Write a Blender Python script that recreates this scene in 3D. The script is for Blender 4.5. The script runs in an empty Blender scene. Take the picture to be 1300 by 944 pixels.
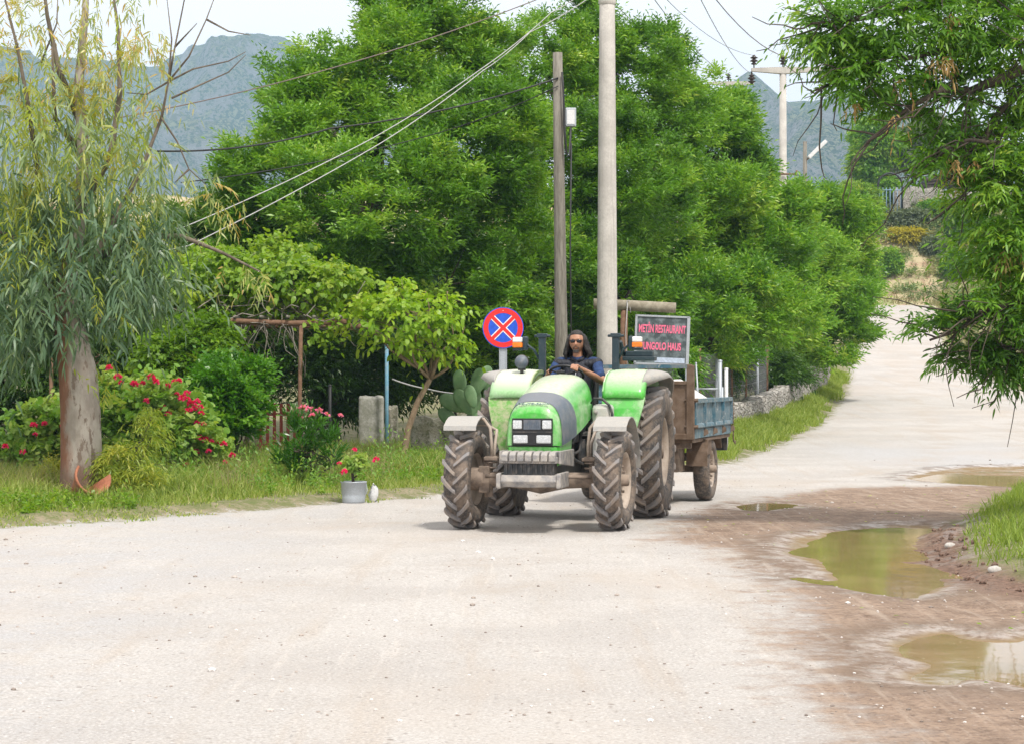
EXPO = 0.08; CLOUD = 13.5; SUNE = 3.8; HAZE = 0.00027
import bpy, bmesh, math, random
import numpy as np
from mathutils import Vector, Matrix, noise as mnoise
R = math.radians
random.seed(7)
S = bpy.context.scene
COL = S.collection
F = 2700.0; HZ = 479.0; EYE = 1.7          # focal length in photo pixels, horizon row, eye height

def GP(px, y, Y=None, z=0.0):
    """point of the flat ground seen at a photo position, or the point at distance Y"""
    if Y is None: Y = (EYE - z) * F / (y - HZ)
    return ((px - 650) * Y / F, Y)
def P3(px, y, Y):
    return ((px - 650) * Y / F, Y, EYE + (HZ - y) * Y / F)

# ------------------------------------------------------------------ object helpers
def tag(o, label=None, cat=None, group=None, kind=None):
    if label: o['label'] = label
    if cat: o['category'] = cat
    if group: o['group'] = group
    if kind: o['kind'] = kind
    return o
def thing(name, label, cat, loc=(0, 0, 0), rz=0, group=None):
    o = bpy.data.objects.new(name, None); COL.objects.link(o)
    o.location = loc; o.rotation_euler = (0, 0, rz); o.empty_display_size = .2
    return tag(o, label, cat, group)
def copy_tree(o, parent=None):
    c = o.copy(); COL.objects.link(c); c.parent = parent
    for ch in list(o.children): copy_tree(ch, c)
    return c

class MB:
    """collects shapes and links them as one mesh object"""
    def __init__(s): s.v = []; s.f = []; s.sm = []
    def add(s, vs, fs, smooth=False):
        n = len(s.v); s.v.extend([tuple(v) for v in vs])
        for f in fs: s.f.append(tuple(i + n for i in f)); s.sm.append(smooth)
        return s
    def box(s, c, d, rot=None):
        hx, hy, hz = d[0] / 2, d[1] / 2, d[2] / 2
        vs = [Vector((x, y, z)) for z in (-hz, hz) for y in (-hy, hy) for x in (-hx, hx)]
        if rot is not None: vs = [rot @ v for v in vs]
        vs = [v + Vector(c) for v in vs]
        return s.add(vs, [(0, 2, 3, 1), (4, 5, 7, 6), (0, 1, 5, 4), (2, 6, 7, 3), (0, 4, 6, 2), (1, 3, 7, 5)])
    def tube(s, pts, rad, seg=8, cap=True, smooth=True):
        pts = [Vector(p) for p in pts]; n = len(pts)
        if not hasattr(rad, '__len__'): rad = [rad] * n
        vs = []; prev = None
        for i, p in enumerate(pts):
            t = (pts[min(i + 1, n - 1)] - pts[max(i - 1, 0)])
            t = t.normalized() if t.length > 1e-9 else Vector((0, 0, 1))
            if prev is None:
                a = t.cross(Vector((0, 0, 1)) if abs(t.z) < .9 else Vector((1, 0, 0))).normalized()
            else:
                a = (prev - t * prev.dot(t)).normalized()
            prev = a; b = t.cross(a)
            for k in range(seg):
                w = 2 * math.pi * k / seg
                vs.append(p + (a * math.cos(w) + b * math.sin(w)) * rad[i])
        fs = []
        for i in range(n - 1):
            for k in range(seg):
                k2 = (k + 1) % seg
                fs.append((i * seg + k, i * seg + k2, (i + 1) * seg + k2, (i + 1) * seg + k))
        if cap:
            fs.append(tuple(range(seg))[::-1]); fs.append(tuple((n - 1) * seg + k for k in range(seg)))
        return s.add(vs, fs, smooth)
    def loft(s, rings, closed=True, cap=True, smooth=True):
        m = len(rings[0]); vs = [v for r in rings for v in r]; fs = []
        for i in range(len(rings) - 1):
            for k in range(m if closed else m - 1):
                k2 = (k + 1) % m
                fs.append((i * m + k, i * m + k2, (i + 1) * m + k2, (i + 1) * m + k))
        if cap:
            fs.append(tuple(range(m))[::-1]); fs.append(tuple((len(rings) - 1) * m + k for k in range(m)))
        return s.add(vs, fs, smooth)
    def lathe(s, prof, seg=32, axis='y', c=(0, 0, 0), smooth=True, arc=(0, 2 * math.pi)):
        """prof: list of (radius, offset along axis)"""
        full = abs(arc[1] - arc[0] - 2 * math.pi) < 1e-6; n = seg if full else seg + 1; vs = []
        for k in range(n):
            w = arc[0] + (arc[1] - arc[0]) * k / seg
            for r, t in prof:
                a, b = r * math.cos(w), r * math.sin(w)
                v = {'y': (a, t, b), 'z': (a, b, t), 'x': (t, a, b)}[axis]
                vs.append((v[0] + c[0], v[1] + c[1], v[2] + c[2]))
        m = len(prof); fs = []
        for k in range(seg):
            k2 = (k + 1) % n
            for j in range(m - 1): fs.append((k * m + j, k * m + j + 1, k2 * m + j + 1, k2 * m + j))
        return s.add(vs, fs, smooth)
    def ball(s, c, r, seg=12, rings=8):
        if not hasattr(r, '__len__'): r = (r, r, r)
        vs = []; fs = []
        for i in range(rings + 1):
            a = math.pi * i / rings
            for k in range(seg):
                b = 2 * math.pi * k / seg
                vs.append((c[0] + r[0] * math.sin(a) * math.cos(b), c[1] + r[1] * math.sin(a) * math.sin(b), c[2] + r[2] * math.cos(a)))
        for i in range(rings):
            for k in range(seg):
                k2 = (k + 1) % seg
                fs.append((i * seg + k, (i + 1) * seg + k, (i + 1) * seg + k2, i * seg + k2))
        return s.add(vs, fs, True)
    def plate(s, path, y0, y1, th, smooth=True, xz=True):
        """thin shell: path in the xz plane extruded from y0 to y1 (each may be a list per point)"""
        n = len(path)
        if not hasattr(y0, '__len__'): y0 = [y0] * n
        if not hasattr(y1, '__len__'): y1 = [y1] * n
        rings = []
        for i, (x, z) in enumerate(path):
            a = path[max(i - 1, 0)]; b = path[min(i + 1, n - 1)]
            dx, dz = b[0] - a[0], b[1] - a[1]; l = math.hypot(dx, dz) or 1
            nx, nz = -dz / l * th, dx / l * th
            rings.append([(x, y0[i], z), (x, y1[i], z), (x + nx, y1[i], z + nz), (x + nx, y0[i], z + nz)])
        return s.loft(rings, True, True, False)
    def build(s, name, m, parent=None, bevel=0, recalc=True, loc=None):
        me = bpy.data.meshes.new(name); me.from_pydata(s.v, [], s.f); me.update()
        if recalc:
            bm = bmesh.new(); bm.from_mesh(me)
            bmesh.ops.remove_doubles(bm, verts=bm.verts, dist=1e-5) if recalc == 2 else None
            bmesh.ops.recalc_face_normals(bm, faces=bm.faces); bm.to_mesh(me); bm.free()
        if len(me.polygons) == len(s.sm): me.polygons.foreach_set('use_smooth', s.sm)
        me.materials.append(m)
        o = bpy.data.objects.new(name, me); COL.objects.link(o)
        if parent: o.parent = parent
        if loc: o.location = loc
        if bevel:
            b = o.modifiers.new('bevel', 'BEVEL'); b.width = bevel; b.segments = 2; b.limit_method = 'ANGLE'; b.angle_limit = R(40)
        return o

# ------------------------------------------------------------------ material helpers
class NT:
    def __init__(s, name):
        s.m = bpy.data.materials.new(name); s.m.use_nodes = True
        s.t = s.m.node_tree; s.t.nodes.clear(); s.n = s.t.nodes
        s.out = s.n.new('ShaderNodeOutputMaterial')
    def new(s, typ, **kw):
        n = s.n.new(typ)
        for k, v in kw.items():
            if hasattr(n, k): setattr(n, k, v)
        return n
    def put(s, sock, v):
        if isinstance(v, bpy.types.NodeSocket): s.t.links.new(v, sock)
        elif v is not None:
            if sock.type == 'RGBA' and len(v) == 3: v = (*v, 1)
            sock.default_value = v
    def math(s, op, a, b=0.0, c=None, clamp=False):
        n = s.new('ShaderNodeMath', operation=op, use_clamp=clamp); s.put(n.inputs[0], a); s.put(n.inputs[1], b)
        if c is not None: s.put(n.inputs[2], c)
        return n.outputs[0]
    def mix(s, f, a, b, mode='MIX'):
        n = s.new('ShaderNodeMix', data_type='RGBA', blend_type=mode)
        s.put(n.inputs[0], f); s.put(n.inputs[6], a); s.put(n.inputs[7], b); return n.outputs[2]
    def noise(s, scale, detail=4, rough=.6, vec=None, out=0, dist=0):
        n = s.new('ShaderNodeTexNoise'); n.inputs['Scale'].default_value = scale; n.inputs['Detail'].default_value = detail
        n.inputs['Roughness'].default_value = rough; n.inputs['Distortion'].default_value = dist
        if vec is not None: s.put(n.inputs['Vector'], vec)
        return n.outputs[out]
    def vor(s, scale, vec=None, out='Distance', feature='F1'):
        n = s.new('ShaderNodeTexVoronoi', feature=feature); n.inputs['Scale'].default_value = scale
        if vec is not None: s.put(n.inputs['Vector'], vec)
        return n.outputs[out]
    def attr(s, name, out='Fac'):
        n = s.new('ShaderNodeAttribute'); n.attribute_name = name; return n.outputs[out]
    def obj(s, scale=(1, 1, 1), rot=(0, 0, 0)):
        c = s.new('ShaderNodeTexCoord'); m = s.new('ShaderNodeMapping'); s.t.links.new(c.outputs['Object'], m.inputs[0])
        m.inputs['Scale'].default_value = scale; m.inputs['Rotation'].default_value = rot; return m.outputs[0]
    def ramp(s, f, stops):
        n = s.new('ShaderNodeValToRGB'); e = n.color_ramp.elements
        while len(e) < len(stops): e.new(.5)
        for i, (p, c) in enumerate(stops):
            e[i].position = p; e[i].color = (*c, 1) if len(c) == 3 else c
        s.put(n.inputs[0], f); return n.outputs[0]
    def sstep(s, v, lo, hi, a=0.0, b=1.0):
        n = s.new('ShaderNodeMapRange', interpolation_type='SMOOTHSTEP'); s.put(n.inputs[0], v)
        n.inputs[1].default_value = lo; n.inputs[2].default_value = hi; n.inputs[3].default_value = a; n.inputs[4].default_value = b
        return n.outputs[0]
    def bump(s, h, strength=.5, dist=.01):
        n = s.new('ShaderNodeBump'); n.inputs['Strength'].default_value = strength; n.inputs['Distance'].default_value = dist
        s.put(n.inputs['Height'], h); return n.outputs[0]
    def pbr(s, col, rough=.6, metal=0, normal=None, spec=None, coat=0, trans=0, ior=None, alpha=None):
        n = s.new('ShaderNodeBsdfPrincipled'); s.put(n.inputs['Base Color'], col); s.put(n.inputs['Roughness'], rough)
        s.put(n.inputs['Metallic'], metal)
        if normal is not None: s.put(n.inputs['Normal'], normal)
        if spec is not None: s.put(n.inputs['Specular IOR Level'], spec)
        if coat: n.inputs['Coat Weight'].default_value = coat; n.inputs['Coat Roughness'].default_value = .15
        if trans: n.inputs['Transmission Weight'].default_value = trans
        if ior: n.inputs['IOR'].default_value = ior
        s.t.links.new(n.outputs[0], s.out.inputs[0]); s.b = n; return s.m

def paint(name, col, rough=.45, dust=.3, dustcol=(.42, .36, .30), topdust_sheen=0.0, metal=0, coat=0, scale=9, chips=None):
    """a worn, dusty coat: upward faces paler with dust, on the green also painted sky sheen"""
    t = NT(name); v = t.obj()
    n1 = t.noise(scale, 6, .65, v); n2 = t.noise(scale * 5, 4, .6, v)
    f = t.sstep(n1, .5 - .3 * dust, .85 - .3 * dust, 0, min(1, dust * 1.3))
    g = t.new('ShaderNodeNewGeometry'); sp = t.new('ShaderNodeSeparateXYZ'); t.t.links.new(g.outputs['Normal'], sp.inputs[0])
    up = t.sstep(sp.outputs[2], .35, 1.0, 0, topdust_sheen)
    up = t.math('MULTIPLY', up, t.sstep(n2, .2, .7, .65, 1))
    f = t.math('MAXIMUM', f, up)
    base = t.mix(t.sstep(n2, .3, .7), col, tuple(c * .8 for c in col))
    if chips: base = t.mix(t.sstep(t.noise(scale * 2.2, 8, .7, v), .58, .64), base, chips)
    c = t.mix(f, base, dustcol)
    r = t.math('ADD', rough, t.math('MULTIPLY', f, .85 - rough))
    return t.pbr(c, r, metal, t.bump(n2, .15, .004), coat=coat)
def plain(name, col, rough=.6, metal=0, **k):
    t = NT(name); n = t.noise(25, 5, .6, t.obj())
    return t.pbr(t.mix(t.sstep(n, .3, .7), tuple(c * .82 for c in col), tuple(min(1, c * 1.12) for c in col)), rough, metal, **k)
def leafmat(name, stops, trans=.35, rough=.40, tcol=(1.25, 1.25, .4), spec=.5):
    t = NT(name); f = t.attr('tint'); c = t.ramp(f, stops)
    p = t.new('ShaderNodeBsdfPrincipled'); t.put(p.inputs['Base Color'], c); t.put(p.inputs['Roughness'], rough); t.put(p.inputs['Specular IOR Level'], spec)
    tr = t.new('ShaderNodeBsdfTranslucent'); t.put(tr.inputs[0], t.mix(1.0, c, tcol, 'MULTIPLY'))
    mx = t.new('ShaderNodeMixShader'); mx.inputs[0].default_value = trans
    t.t.links.new(p.outputs[0], mx.inputs[1]); t.t.links.new(tr.outputs[0], mx.inputs[2]); t.t.links.new(mx.outputs[0], t.out.inputs[0])
    return t.m

# ------------------------------------------------------------------ numpy noise
def _h(ix, iy, s):
    n = (ix.astype(np.int64) * 374761393 + iy.astype(np.int64) * 668265263 + s * 982451653) & 0x7fffffff
    n = ((n ^ (n >> 13)) * 1274126177) & 0x7fffffff
    return ((n ^ (n >> 16)) & 0xffff) / 65535.0
def vn(x, y, s=0):
    ix = np.floor(x); iy = np.floor(y); fx = x - ix; fy = y - iy
    fx = fx * fx * (3 - 2 * fx); fy = fy * fy * (3 - 2 * fy)
    a = _h(ix, iy, s); b = _h(ix + 1, iy, s); c = _h(ix, iy + 1, s); d = _h(ix + 1, iy + 1, s)
    return (a * (1 - fx) + b * fx) * (1 - fy) + (c * (1 - fx) + d * fx) * fy
def fbm(x, y, o=4, s=0):
    r = 0; a = .5; t = 0
    for i in range(o): r = r + a * vn(x * 2 ** i, y * 2 ** i, s + i); t += a; a *= .5
    return r / t
def sst(a, b, x):
    t = np.clip((x - a) / (b - a), 0, 1); return t * t * (3 - 2 * t)
def sdf(poly, x, y):
    """signed distance, negative inside"""
    x = np.asarray(x, float); y = np.asarray(y, float); d = np.full(x.shape, 1e9); ins = np.zeros(x.shape, bool)
    n = len(poly)
    for i in range(n):
        ax, ay = poly[i]; bx, by = poly[(i + 1) % n]; ex, ey = bx - ax, by - ay
        t = np.clip(((x - ax) * ex + (y - ay) * ey) / (ex * ex + ey * ey + 1e-12), 0, 1)
        d = np.minimum(d, np.hypot(x - ax - t * ex, y - ay - t * ey))
        c = ((ay > y) != (by > y)) & (x < (bx - ax) * (y - ay) / ((by - ay) if by != ay else 1e-12) + ax)
        ins ^= c
    return np.where(ins, -d, d)
def smooth_poly(p, it=2):
    for _ in range(it):
        q = []
        for i in range(len(p)):
            a, b = p[i], p[(i + 1) % len(p)]
            q.append((a[0] * .75 + b[0] * .25, a[1] * .75 + b[1] * .25)); q.append((a[0] * .25 + b[0] * .75, a[1] * .25 + b[1] * .75))
        p = q
    return p
def np_mesh(name, verts, loops, starts, totals, mat, parent=None, attrs=None, smooth=False):
    me = bpy.data.meshes.new(name)
    me.vertices.add(len(verts)); me.vertices.foreach_set('co', np.ascontiguousarray(verts, np.float32).ravel())
    me.loops.add(len(loops)); me.loops.foreach_set('vertex_index', np.ascontiguousarray(loops, np.int32))
    me.polygons.add(len(starts)); me.polygons.foreach_set('loop_start', np.ascontiguousarray(starts, np.int32))
    me.polygons.foreach_set('loop_total', np.ascontiguousarray(totals, np.int32))
    if smooth: me.polygons.foreach_set('use_smooth', np.ones(len(starts), bool))
    me.update(calc_edges=True)
    for k, a in (attrs or {}).items():
        at = me.attributes.new(k, 'FLOAT', 'POINT'); at.data.foreach_set('value', np.ascontiguousarray(a, np.float32))
    me.materials.append(mat)
    o = bpy.data.objects.new(name, me); COL.objects.link(o)
    if parent: o.parent = parent
    return o

# ------------------------------------------------------------------ foliage
UP = np.array([0, 0, 1.0])
def unit(a): return a / (np.linalg.norm(a, axis=-1, keepdims=True) + 1e-9)
def rdir(n, rng): return unit(rng.normal(size=(n, 3)))
class Fol:
    def __init__(s, seed=1): s.rng = np.random.default_rng(seed); s.q = []; s.x = []
    def leaves(s, P, D, L, W, tint, kind='d', droop=.15, upb=.8, shape=(.9, 1.0)):
        n = len(P); rng = s.rng
        L = (L * rng.uniform(.7, 1.25, n))[:, None]; W = (W * rng.uniform(.75, 1.2, n))[:, None]
        N0 = unit(UP * upb + rng.normal(size=(n, 3)) * .75)
        Sd = unit(np.cross(D, N0)); Nn = np.cross(Sd, D)
        dz = np.array([0, 0, -1.0])
        if kind == 'd':
            a = P; b = P + D * L * .45 + Sd * W / 2 + Nn * W * .12; c = P + D * L + dz * droop * L; d = P + D * L * .45 - Sd * W / 2 + Nn * W * .12
            s.q.append((np.stack([a, b, c, d], 1), tint))
        else:
            a = P; t1, t2 = .28, .66
            m1 = P + D * L * t1 + dz * droop * L * t1 ** 2; m2 = P + D * L * t2 + dz * droop * L * t2 ** 2
            w1, w2 = shape
            s.x.append((np.stack([a, m1 + Sd * W / 2 * w1 + Nn * W * .1, m1 - Sd * W / 2 * w1 + Nn * W * .1, m2 + Sd * W / 2 * w2 + Nn * W * .1, m2 - Sd * W / 2 * w2 + Nn * W * .1, P + D * L + dz * droop * L], 1), tint))
    def twigs(s, P, T, l, nl, L, W, tint, kind='d', droop=.3, ang=.9, ldroop=.15, upb=.8, shape=(.9, 1.0), lup=0.0):
        """leaves placed alternately along n twigs"""
        n = len(P); rng = s.rng; l = l * rng.uniform(.5, 1.3, n) * np.where(rng.random(n) < .07, 1.7, 1)
        side = unit(np.cross(T, unit(UP + rng.normal(size=(n, 3)) * .5)))
        for k in range(nl):
            t = (k + .3 + rng.uniform(-.2, .2, n)) / nl
            C = P + T * (l * t)[:, None] + np.array([0, 0, -1.0]) * (droop * l * t * t)[:, None]
            Td = unit(T + np.array([0, 0, -1.0]) * (2 * droop * t)[:, None])
            sg = 1 if k % 2 else -1
            a = ang if k < nl - 1 else .1
            D = unit(Td * math.cos(a) + side * sg * math.sin(a) + rng.normal(size=(n, 3)) * .22 + UP * lup)
            s.leaves(C, D, L, W, np.clip(tint + rng.uniform(-.16, .16, n), 0, 1), kind, ldroop, upb, shape)
    def build(s, name, mat, parent=None, origin=(0, 0, 0)):
        V = []; T = []; Lp = []; St = []; To = []; vo = 0; lo = 0
        if s.q:
            v = np.concatenate([a for a, _ in s.q]); t = np.concatenate([b for _, b in s.q]); n = len(v)
            V.append(v.reshape(-1, 3)); T.append(np.repeat(t, 4)); Lp.append(np.arange(n * 4)); St.append(np.arange(n) * 4); To.append(np.full(n, 4)); vo = n * 4; lo = n * 4
        if s.x:
            v = np.concatenate([a for a, _ in s.x]); t = np.concatenate([b for _, b in s.x]); n = len(v)
            V.append(v.reshape(-1, 3)); T.append(np.repeat(t, 6))
            pat = np.array([0, 1, 2, 1, 3, 4, 2, 3, 5, 4])
            Lp.append(((np.arange(n) * 6)[:, None] + pat).ravel() + vo)
            St.append(((np.arange(n) * 10)[:, None] + np.array([0, 3, 7])).ravel() + lo); To.append(np.tile([3, 4, 3], n))
        V = np.concatenate(V) - np.array(origin)
        return np_mesh(name, V, np.concatenate(Lp), np.concatenate(St), np.concatenate(To), mat, parent, {'tint': np.concatenate(T)}, smooth=False)

def n3(p, sc, seed=0):
    """cheap smooth 3-d variation"""
    q = p * sc + seed * 7.3
    return (np.sin(q[:, 0] * 1.7 + np.sin(q[:, 1] * 2.1)) + np.sin(q[:, 1] * 1.3 + np.sin(q[:, 2] * 1.9)) + np.sin(q[:, 2] * 2.3 + np.sin(q[:, 0] * 1.1))) / 3

def clusters(blobs, n, rng, inner=.25, back=.45, lump=.14):
    """points on the shells of a set of ellipsoids, few on the far side and few inside their neighbours"""
    B = np.array(blobs, float); A = (B[:, 3] * B[:, 4] + B[:, 4] * B[:, 5] + B[:, 3] * B[:, 5]); out = []; nor = []; tot = 0
    while tot < n:
        k = rng.choice(len(B), 4000, p=A / A.sum()); d = rdir(4000, rng)
        f = np.where(rng.random(4000) < inner, rng.uniform(.35, .85, 4000), rng.uniform(.86, 1.04, 4000))
        f *= 1 + lump * n3(d * B[k, 3:6] + B[k, :3], 1.3) + .09 * n3(d * B[k, 3:6] + B[k, :3], 3.1, 3)
        p = B[k, :3] + d * B[k, 3:6] * f[:, None]
        nn = unit(d / B[k, 3:6])
        q = np.min(np.linalg.norm((p[:, None] - B[None, :, :3]) / B[None, :, 3:6], axis=2), axis=1)
        keep = q > np.where(f < .86, .4, .72)
        keep &= (nn[:, 1] < .25) | (rng.random(4000) < back)
        keep &= (nn[:, 2] > -.75) | (rng.random(4000) < .3)
        out.append(p[keep]); nor.append(nn[keep]); tot += keep.sum()
    return np.concatenate(out)[:n], np.concatenate(nor)[:n]

def crown(fol, blobs, n, cr=.42, tw=26, twl=.45, nl=9, L=.11, W=.028, droop=.35, inner=.25, back=.45, tone=.45, kind='d', shape=(.9, 1.0), ang=.9, ldroop=.2, upb=.8, updir=.35, trim=None, sub=0, gap=-.48, lump=.14):
    rng = fol.rng; g_ = .55 * (cr * .6 + twl * .6); blobs = [(*b[:3], *[max(r - g_, r * .55) for r in b[3:6]]) for b in blobs]
    if sub:
        ex = []
        for b in blobs:
            for q in range(sub):
                d = rdir(1, rng)[0]; d[1] = -abs(d[1]) * .8; d = d / np.linalg.norm(d); d[2] = d[2] * .8 + .25; r_ = rng.uniform(.26, .42)
                ex.append((b[0] + d[0] * b[3] * .92, b[1] + d[1] * b[4] * .92, b[2] + d[2] * b[5] * .92, b[3] * r_, b[4] * r_, b[5] * r_ * rng.uniform(.8, 1.3)))
        blobs = list(blobs) + ex
    C, N = clusters(blobs, n, rng, inner, back, lump)
    hole = n3(C, 2.1 * .45 / max(cr, .12), 5) + .6 * n3(C, 4.6 * .45 / max(cr, .12), 6)
    k = (hole > gap) | (rng.random(len(C)) < .18); C = C[k]; N = N[k]; n = len(C)
    if trim is not None: k = trim(C); C = C[k]; N = N[k]; n = len(C)
    size = rng.uniform(.5, 1.5, n)
    ct = np.clip(tone + .17 * n3(C, .9, 2) + rng.normal(size=n) * .15, 0, 1)
    idx = np.repeat(np.arange(n), tw); m = len(idx)
    d = rdir(m, rng); d[:, 2] = np.abs(d[:, 2]) * .8 - .15
    d = unit(d + N[idx] * .5)
    P = C[idx] + d * (cr * size[idx] * rng.uniform(.1, .8, m))[:, None] * np.array([1, 1, .8])
    T = unit(d * .8 + N[idx] * .45 + UP * updir + rng.normal(size=(m, 3)) * .3)
    fol.twigs(P, T, twl, nl, L, W, np.clip(ct[idx] + rng.normal(size=m) * .05, 0, 1), kind, droop, ang, ldroop, upb, shape)
    return C, N

def limb(mb, a, b, r0, r1, rng, bend=.12, seg=6, n=6, sag=0.0):
    a = Vector(a); b = Vector(b); l = (b - a).length; pts = []; rad = []
    o1 = Vector(rng.normal(size=3)) * bend * l
    for i in range(n + 1):
        t = i / n; p = a.lerp(b, t) + o1 * math.sin(math.pi * t) * .6 + Vector((0, 0, 1)) * (sag * l * math.sin(math.pi * t))
        if 0 < i < n: p += Vector(rng.normal(size=3)) * .02 * l
        pts.append(p); rad.append(r0 + (r1 - r0) * t)
    mb.tube(pts, rad, seg); return pts
# ================================================================== camera, sky, sun
cam = bpy.data.cameras.new('camera'); co = bpy.data.objects.new('camera', cam); COL.objects.link(co); S.camera = co
cam.sensor_width = 36; cam.sensor_fit = 'HORIZONTAL'; cam.lens = F / 1300 * 36; cam.shift_y = (HZ - 472) / 1300
cam.clip_start = .1; cam.clip_end = 20000
co.location = (0, 0, EYE); co.rotation_euler = (R(90), 0, 0)
S.view_settings.view_transform = 'Standard'; S.view_settings.look = 'None'; S.view_settings.exposure = EXPO; S.view_settings.gamma = 1

SUN_EL, SUN_AZ = 58, 152            # azimuth clockwise from +Y: behind the camera, to the right
W = bpy.data.worlds.new('World'); S.world = W; W.use_nodes = True
nt = W.node_tree; nt.nodes.clear()
def wn(t, **k):
    n = nt.nodes.new(t)
    for a, b in k.items(): setattr(n, a, b)
    return n
sky = wn('ShaderNodeTexSky', sky_type='NISHITA', sun_disc=False, sun_elevation=R(SUN_EL), sun_rotation=R(SUN_AZ), altitude=100, air_density=1.0, dust_density=2.0, ozone_density=1.5)
tc = wn('ShaderNodeTexCoord'); mp = wn('ShaderNodeMapping'); mp.inputs['Scale'].default_value = (1, 1, 3.2)
nt.links.new(tc.outputs['Generated'], mp.inputs[0])
nz = wn('ShaderNodeTexNoise'); nz.inputs['Scale'].default_value = 3.0; nz.inputs['Detail'].default_value = 7; nz.inputs['Roughness'].default_value = .55; nz.inputs['Distortion'].default_value = .5
nt.links.new(mp.outputs[0], nz.inputs[0])
mr = wn('ShaderNodeMapRange', interpolation_type='SMOOTHSTEP')
for i, v in enumerate((.28, .62, .86, 1.0)): mr.inputs[i + 1].default_value = v
nt.links.new(nz.outputs[0], mr.inputs[0])
mx = wn('ShaderNodeMix', data_type='RGBA'); nt.links.new(mr.outputs[0], mx.inputs[0]); nt.links.new(sky.outputs[0], mx.inputs[6])
mx.inputs[7].default_value = (CLOUD * 1.06, CLOUD * 1.01, CLOUD * 1.0, 1)     # thin bright cloud, in the sky texture's own units
bg = wn('ShaderNodeBackground'); bg.inputs[1].default_value = .1; nt.links.new(mx.outputs[2], bg.inputs[0])
wo = wn('ShaderNodeOutputWorld'); nt.links.new(bg.outputs[0], wo.inputs[0])
sl = bpy.data.lights.new('sun', 'SUN'); sl.energy = SUNE; sl.angle = R(6); sl.color = (1, .95, .87)
so = bpy.data.objects.new('sun', sl); COL.objects.link(so)
az, el = R(SUN_AZ), R(SUN_EL)
sd = Vector((math.sin(az) * math.cos(el), math.cos(az) * math.cos(el), math.sin(el)))
so.rotation_euler = sd.to_track_quat('Z', 'Y').to_euler(); so.location = sd * 100

# ================================================================== terrain
_RLy = [-60, 5, 15, 23.8, 27, 30.8, 34, 37, 41, 60, 78, 88, 110, 160, 175, 400]
_RLx = [-60, -22, -12, -5.9, -3.4, -1.0, .9, 2.5, 4.2, 8.7, 12.3, 14, 17.6, 26.8, 23, -60]
_RRy = [-60, 40, 60, 77, 90, 110, 160, 400]
_RRx = [30, 24, 19, 18.6, 20, 22.4, 31.8, 60]
def rl(Y): return np.interp(Y, _RLy, _RLx)
def rr(Y): return np.interp(Y, _RRy, _RRx)
def prof(Y): return np.interp(Y, [0, 36, 50, 60, 70, 80, 95, 110, 135, 160, 185, 260], [0, 0, .12, .35, .72, 1.2, 2.1, 3.2, 5.1, 7.0, 8.2, 10])
ISLE = smooth_poly([GP(*p) for p in [(1208, 700), (1222, 672), (1236, 652), (1262, 630), (1300, 620), (1420, 612), (1700, 612), (1900, 760), (1500, 775), (1330, 750), (1258, 730), (1222, 716)]])
PUD = [smooth_poly([GP(*p) for p in q]) for q in (
    [(996, 692), (1018, 680), (1060, 670), (1110, 665), (1160, 663), (1206, 664), (1216, 680), (1200, 700), (1200, 722), (1218, 744), (1165, 753), (1120, 750), (1080, 740), (1030, 730), (1042, 720), (1008, 706)],
    [(1128, 812), (1165, 799), (1215, 796), (1262, 808), (1310, 797), (1420, 800), (1450, 850), (1330, 880), (1250, 858), (1190, 864), (1145, 852), (1168, 836), (1120, 826)],
    [(1140, 606), (1190, 595), (1260, 592), (1340, 592), (1440, 596), (1450, 612), (1330, 617), (1260, 616), (1205, 612)],
    [(938, 642), (955, 637), (995, 638), (1008, 642), (980, 647), (950, 647)],
    )]
MUD = smooth_poly([GP(*p) for p in [(835, 668), (860, 655), (925, 640), (1000, 624), (1110, 615), (1210, 618), (1330, 605), (1700, 600), (1900, 900), (1300, 1050), (1010, 1000), (1000, 880), (985, 800), (965, 752), (950, 722), (900, 702), (845, 688)]])
def pud_s(x, y):
    d = np.full(np.shape(x), 99.0)
    for q in PUD: d = np.minimum(d, sdf(q, x, y))
    return d + (fbm(x * 2.2, y * 1.1, 4, 5) - .5) * .45
def isle_s(x, y): return sdf(ISLE, x, y) + (fbm(x * 1.5, y * 1.0, 4, 9) - .5) * .5
def H(x, y, pd=None, fine=True):
    x = np.asarray(x, float); y = np.asarray(y, float)
    z = prof(y)
    d = rl(y) - x                                        # > 0 : garden side
    z = z + .10 * sst(.0, .6, d) + .007 * np.clip(d, 0, 30) + .33 * sst(.3, 1.6, d) * sst(42, 50, y)
    b = np.maximum(x - rr(y), (y - 167) * np.where(x > 10, 1, 1))
    bk = sst(88, 125, y)
    z = z + bk * (8.2 * sst(0, 13, b) + .02 * np.clip(b - 13, 0, 60)) + bk * (fbm(x * .3, y * .3, 4, 3) - .5) * 2.2 * sst(.5, 4, b)
    i = isle_s(x, y); z = z + .13 * sst(.1, -.5, i) * (y < 60)
    # turned-up mud lip beside the puddle
    z = z + .07 * np.exp(-((i - .15) / .22) ** 2) * sst(4.0, 4.5, x) * (y < 24) * (y > 15) * (.5 + vn(x * 7, y * 7, 4))
    if pd is None: pd = pud_s(x, y)
    z = z - .05 * sst(.25, -.35, pd)
    z = z + (fbm(x * .5, y * .5, 3, 11) - .5) * .05 * sst(8, 20, y) * (d < 0)
    if fine: z = z + (fbm(x * 3, y * 3, 3, 1) - .5) * .012
    # wheel ruts running with the road through the mud
    u = x - rl(y)
    for c, w, k in ((8.9, .16, .03), (10.3, .16, .03)):
        z = z - k * np.exp(-((x * .93 + y * .36 - c) / w) ** 2) * sst(10.5, 13, y) * sst(24, 18, y)
    return z
def hz(x, y): return float(H(np.array([x]), np.array([y]))[0])

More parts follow.
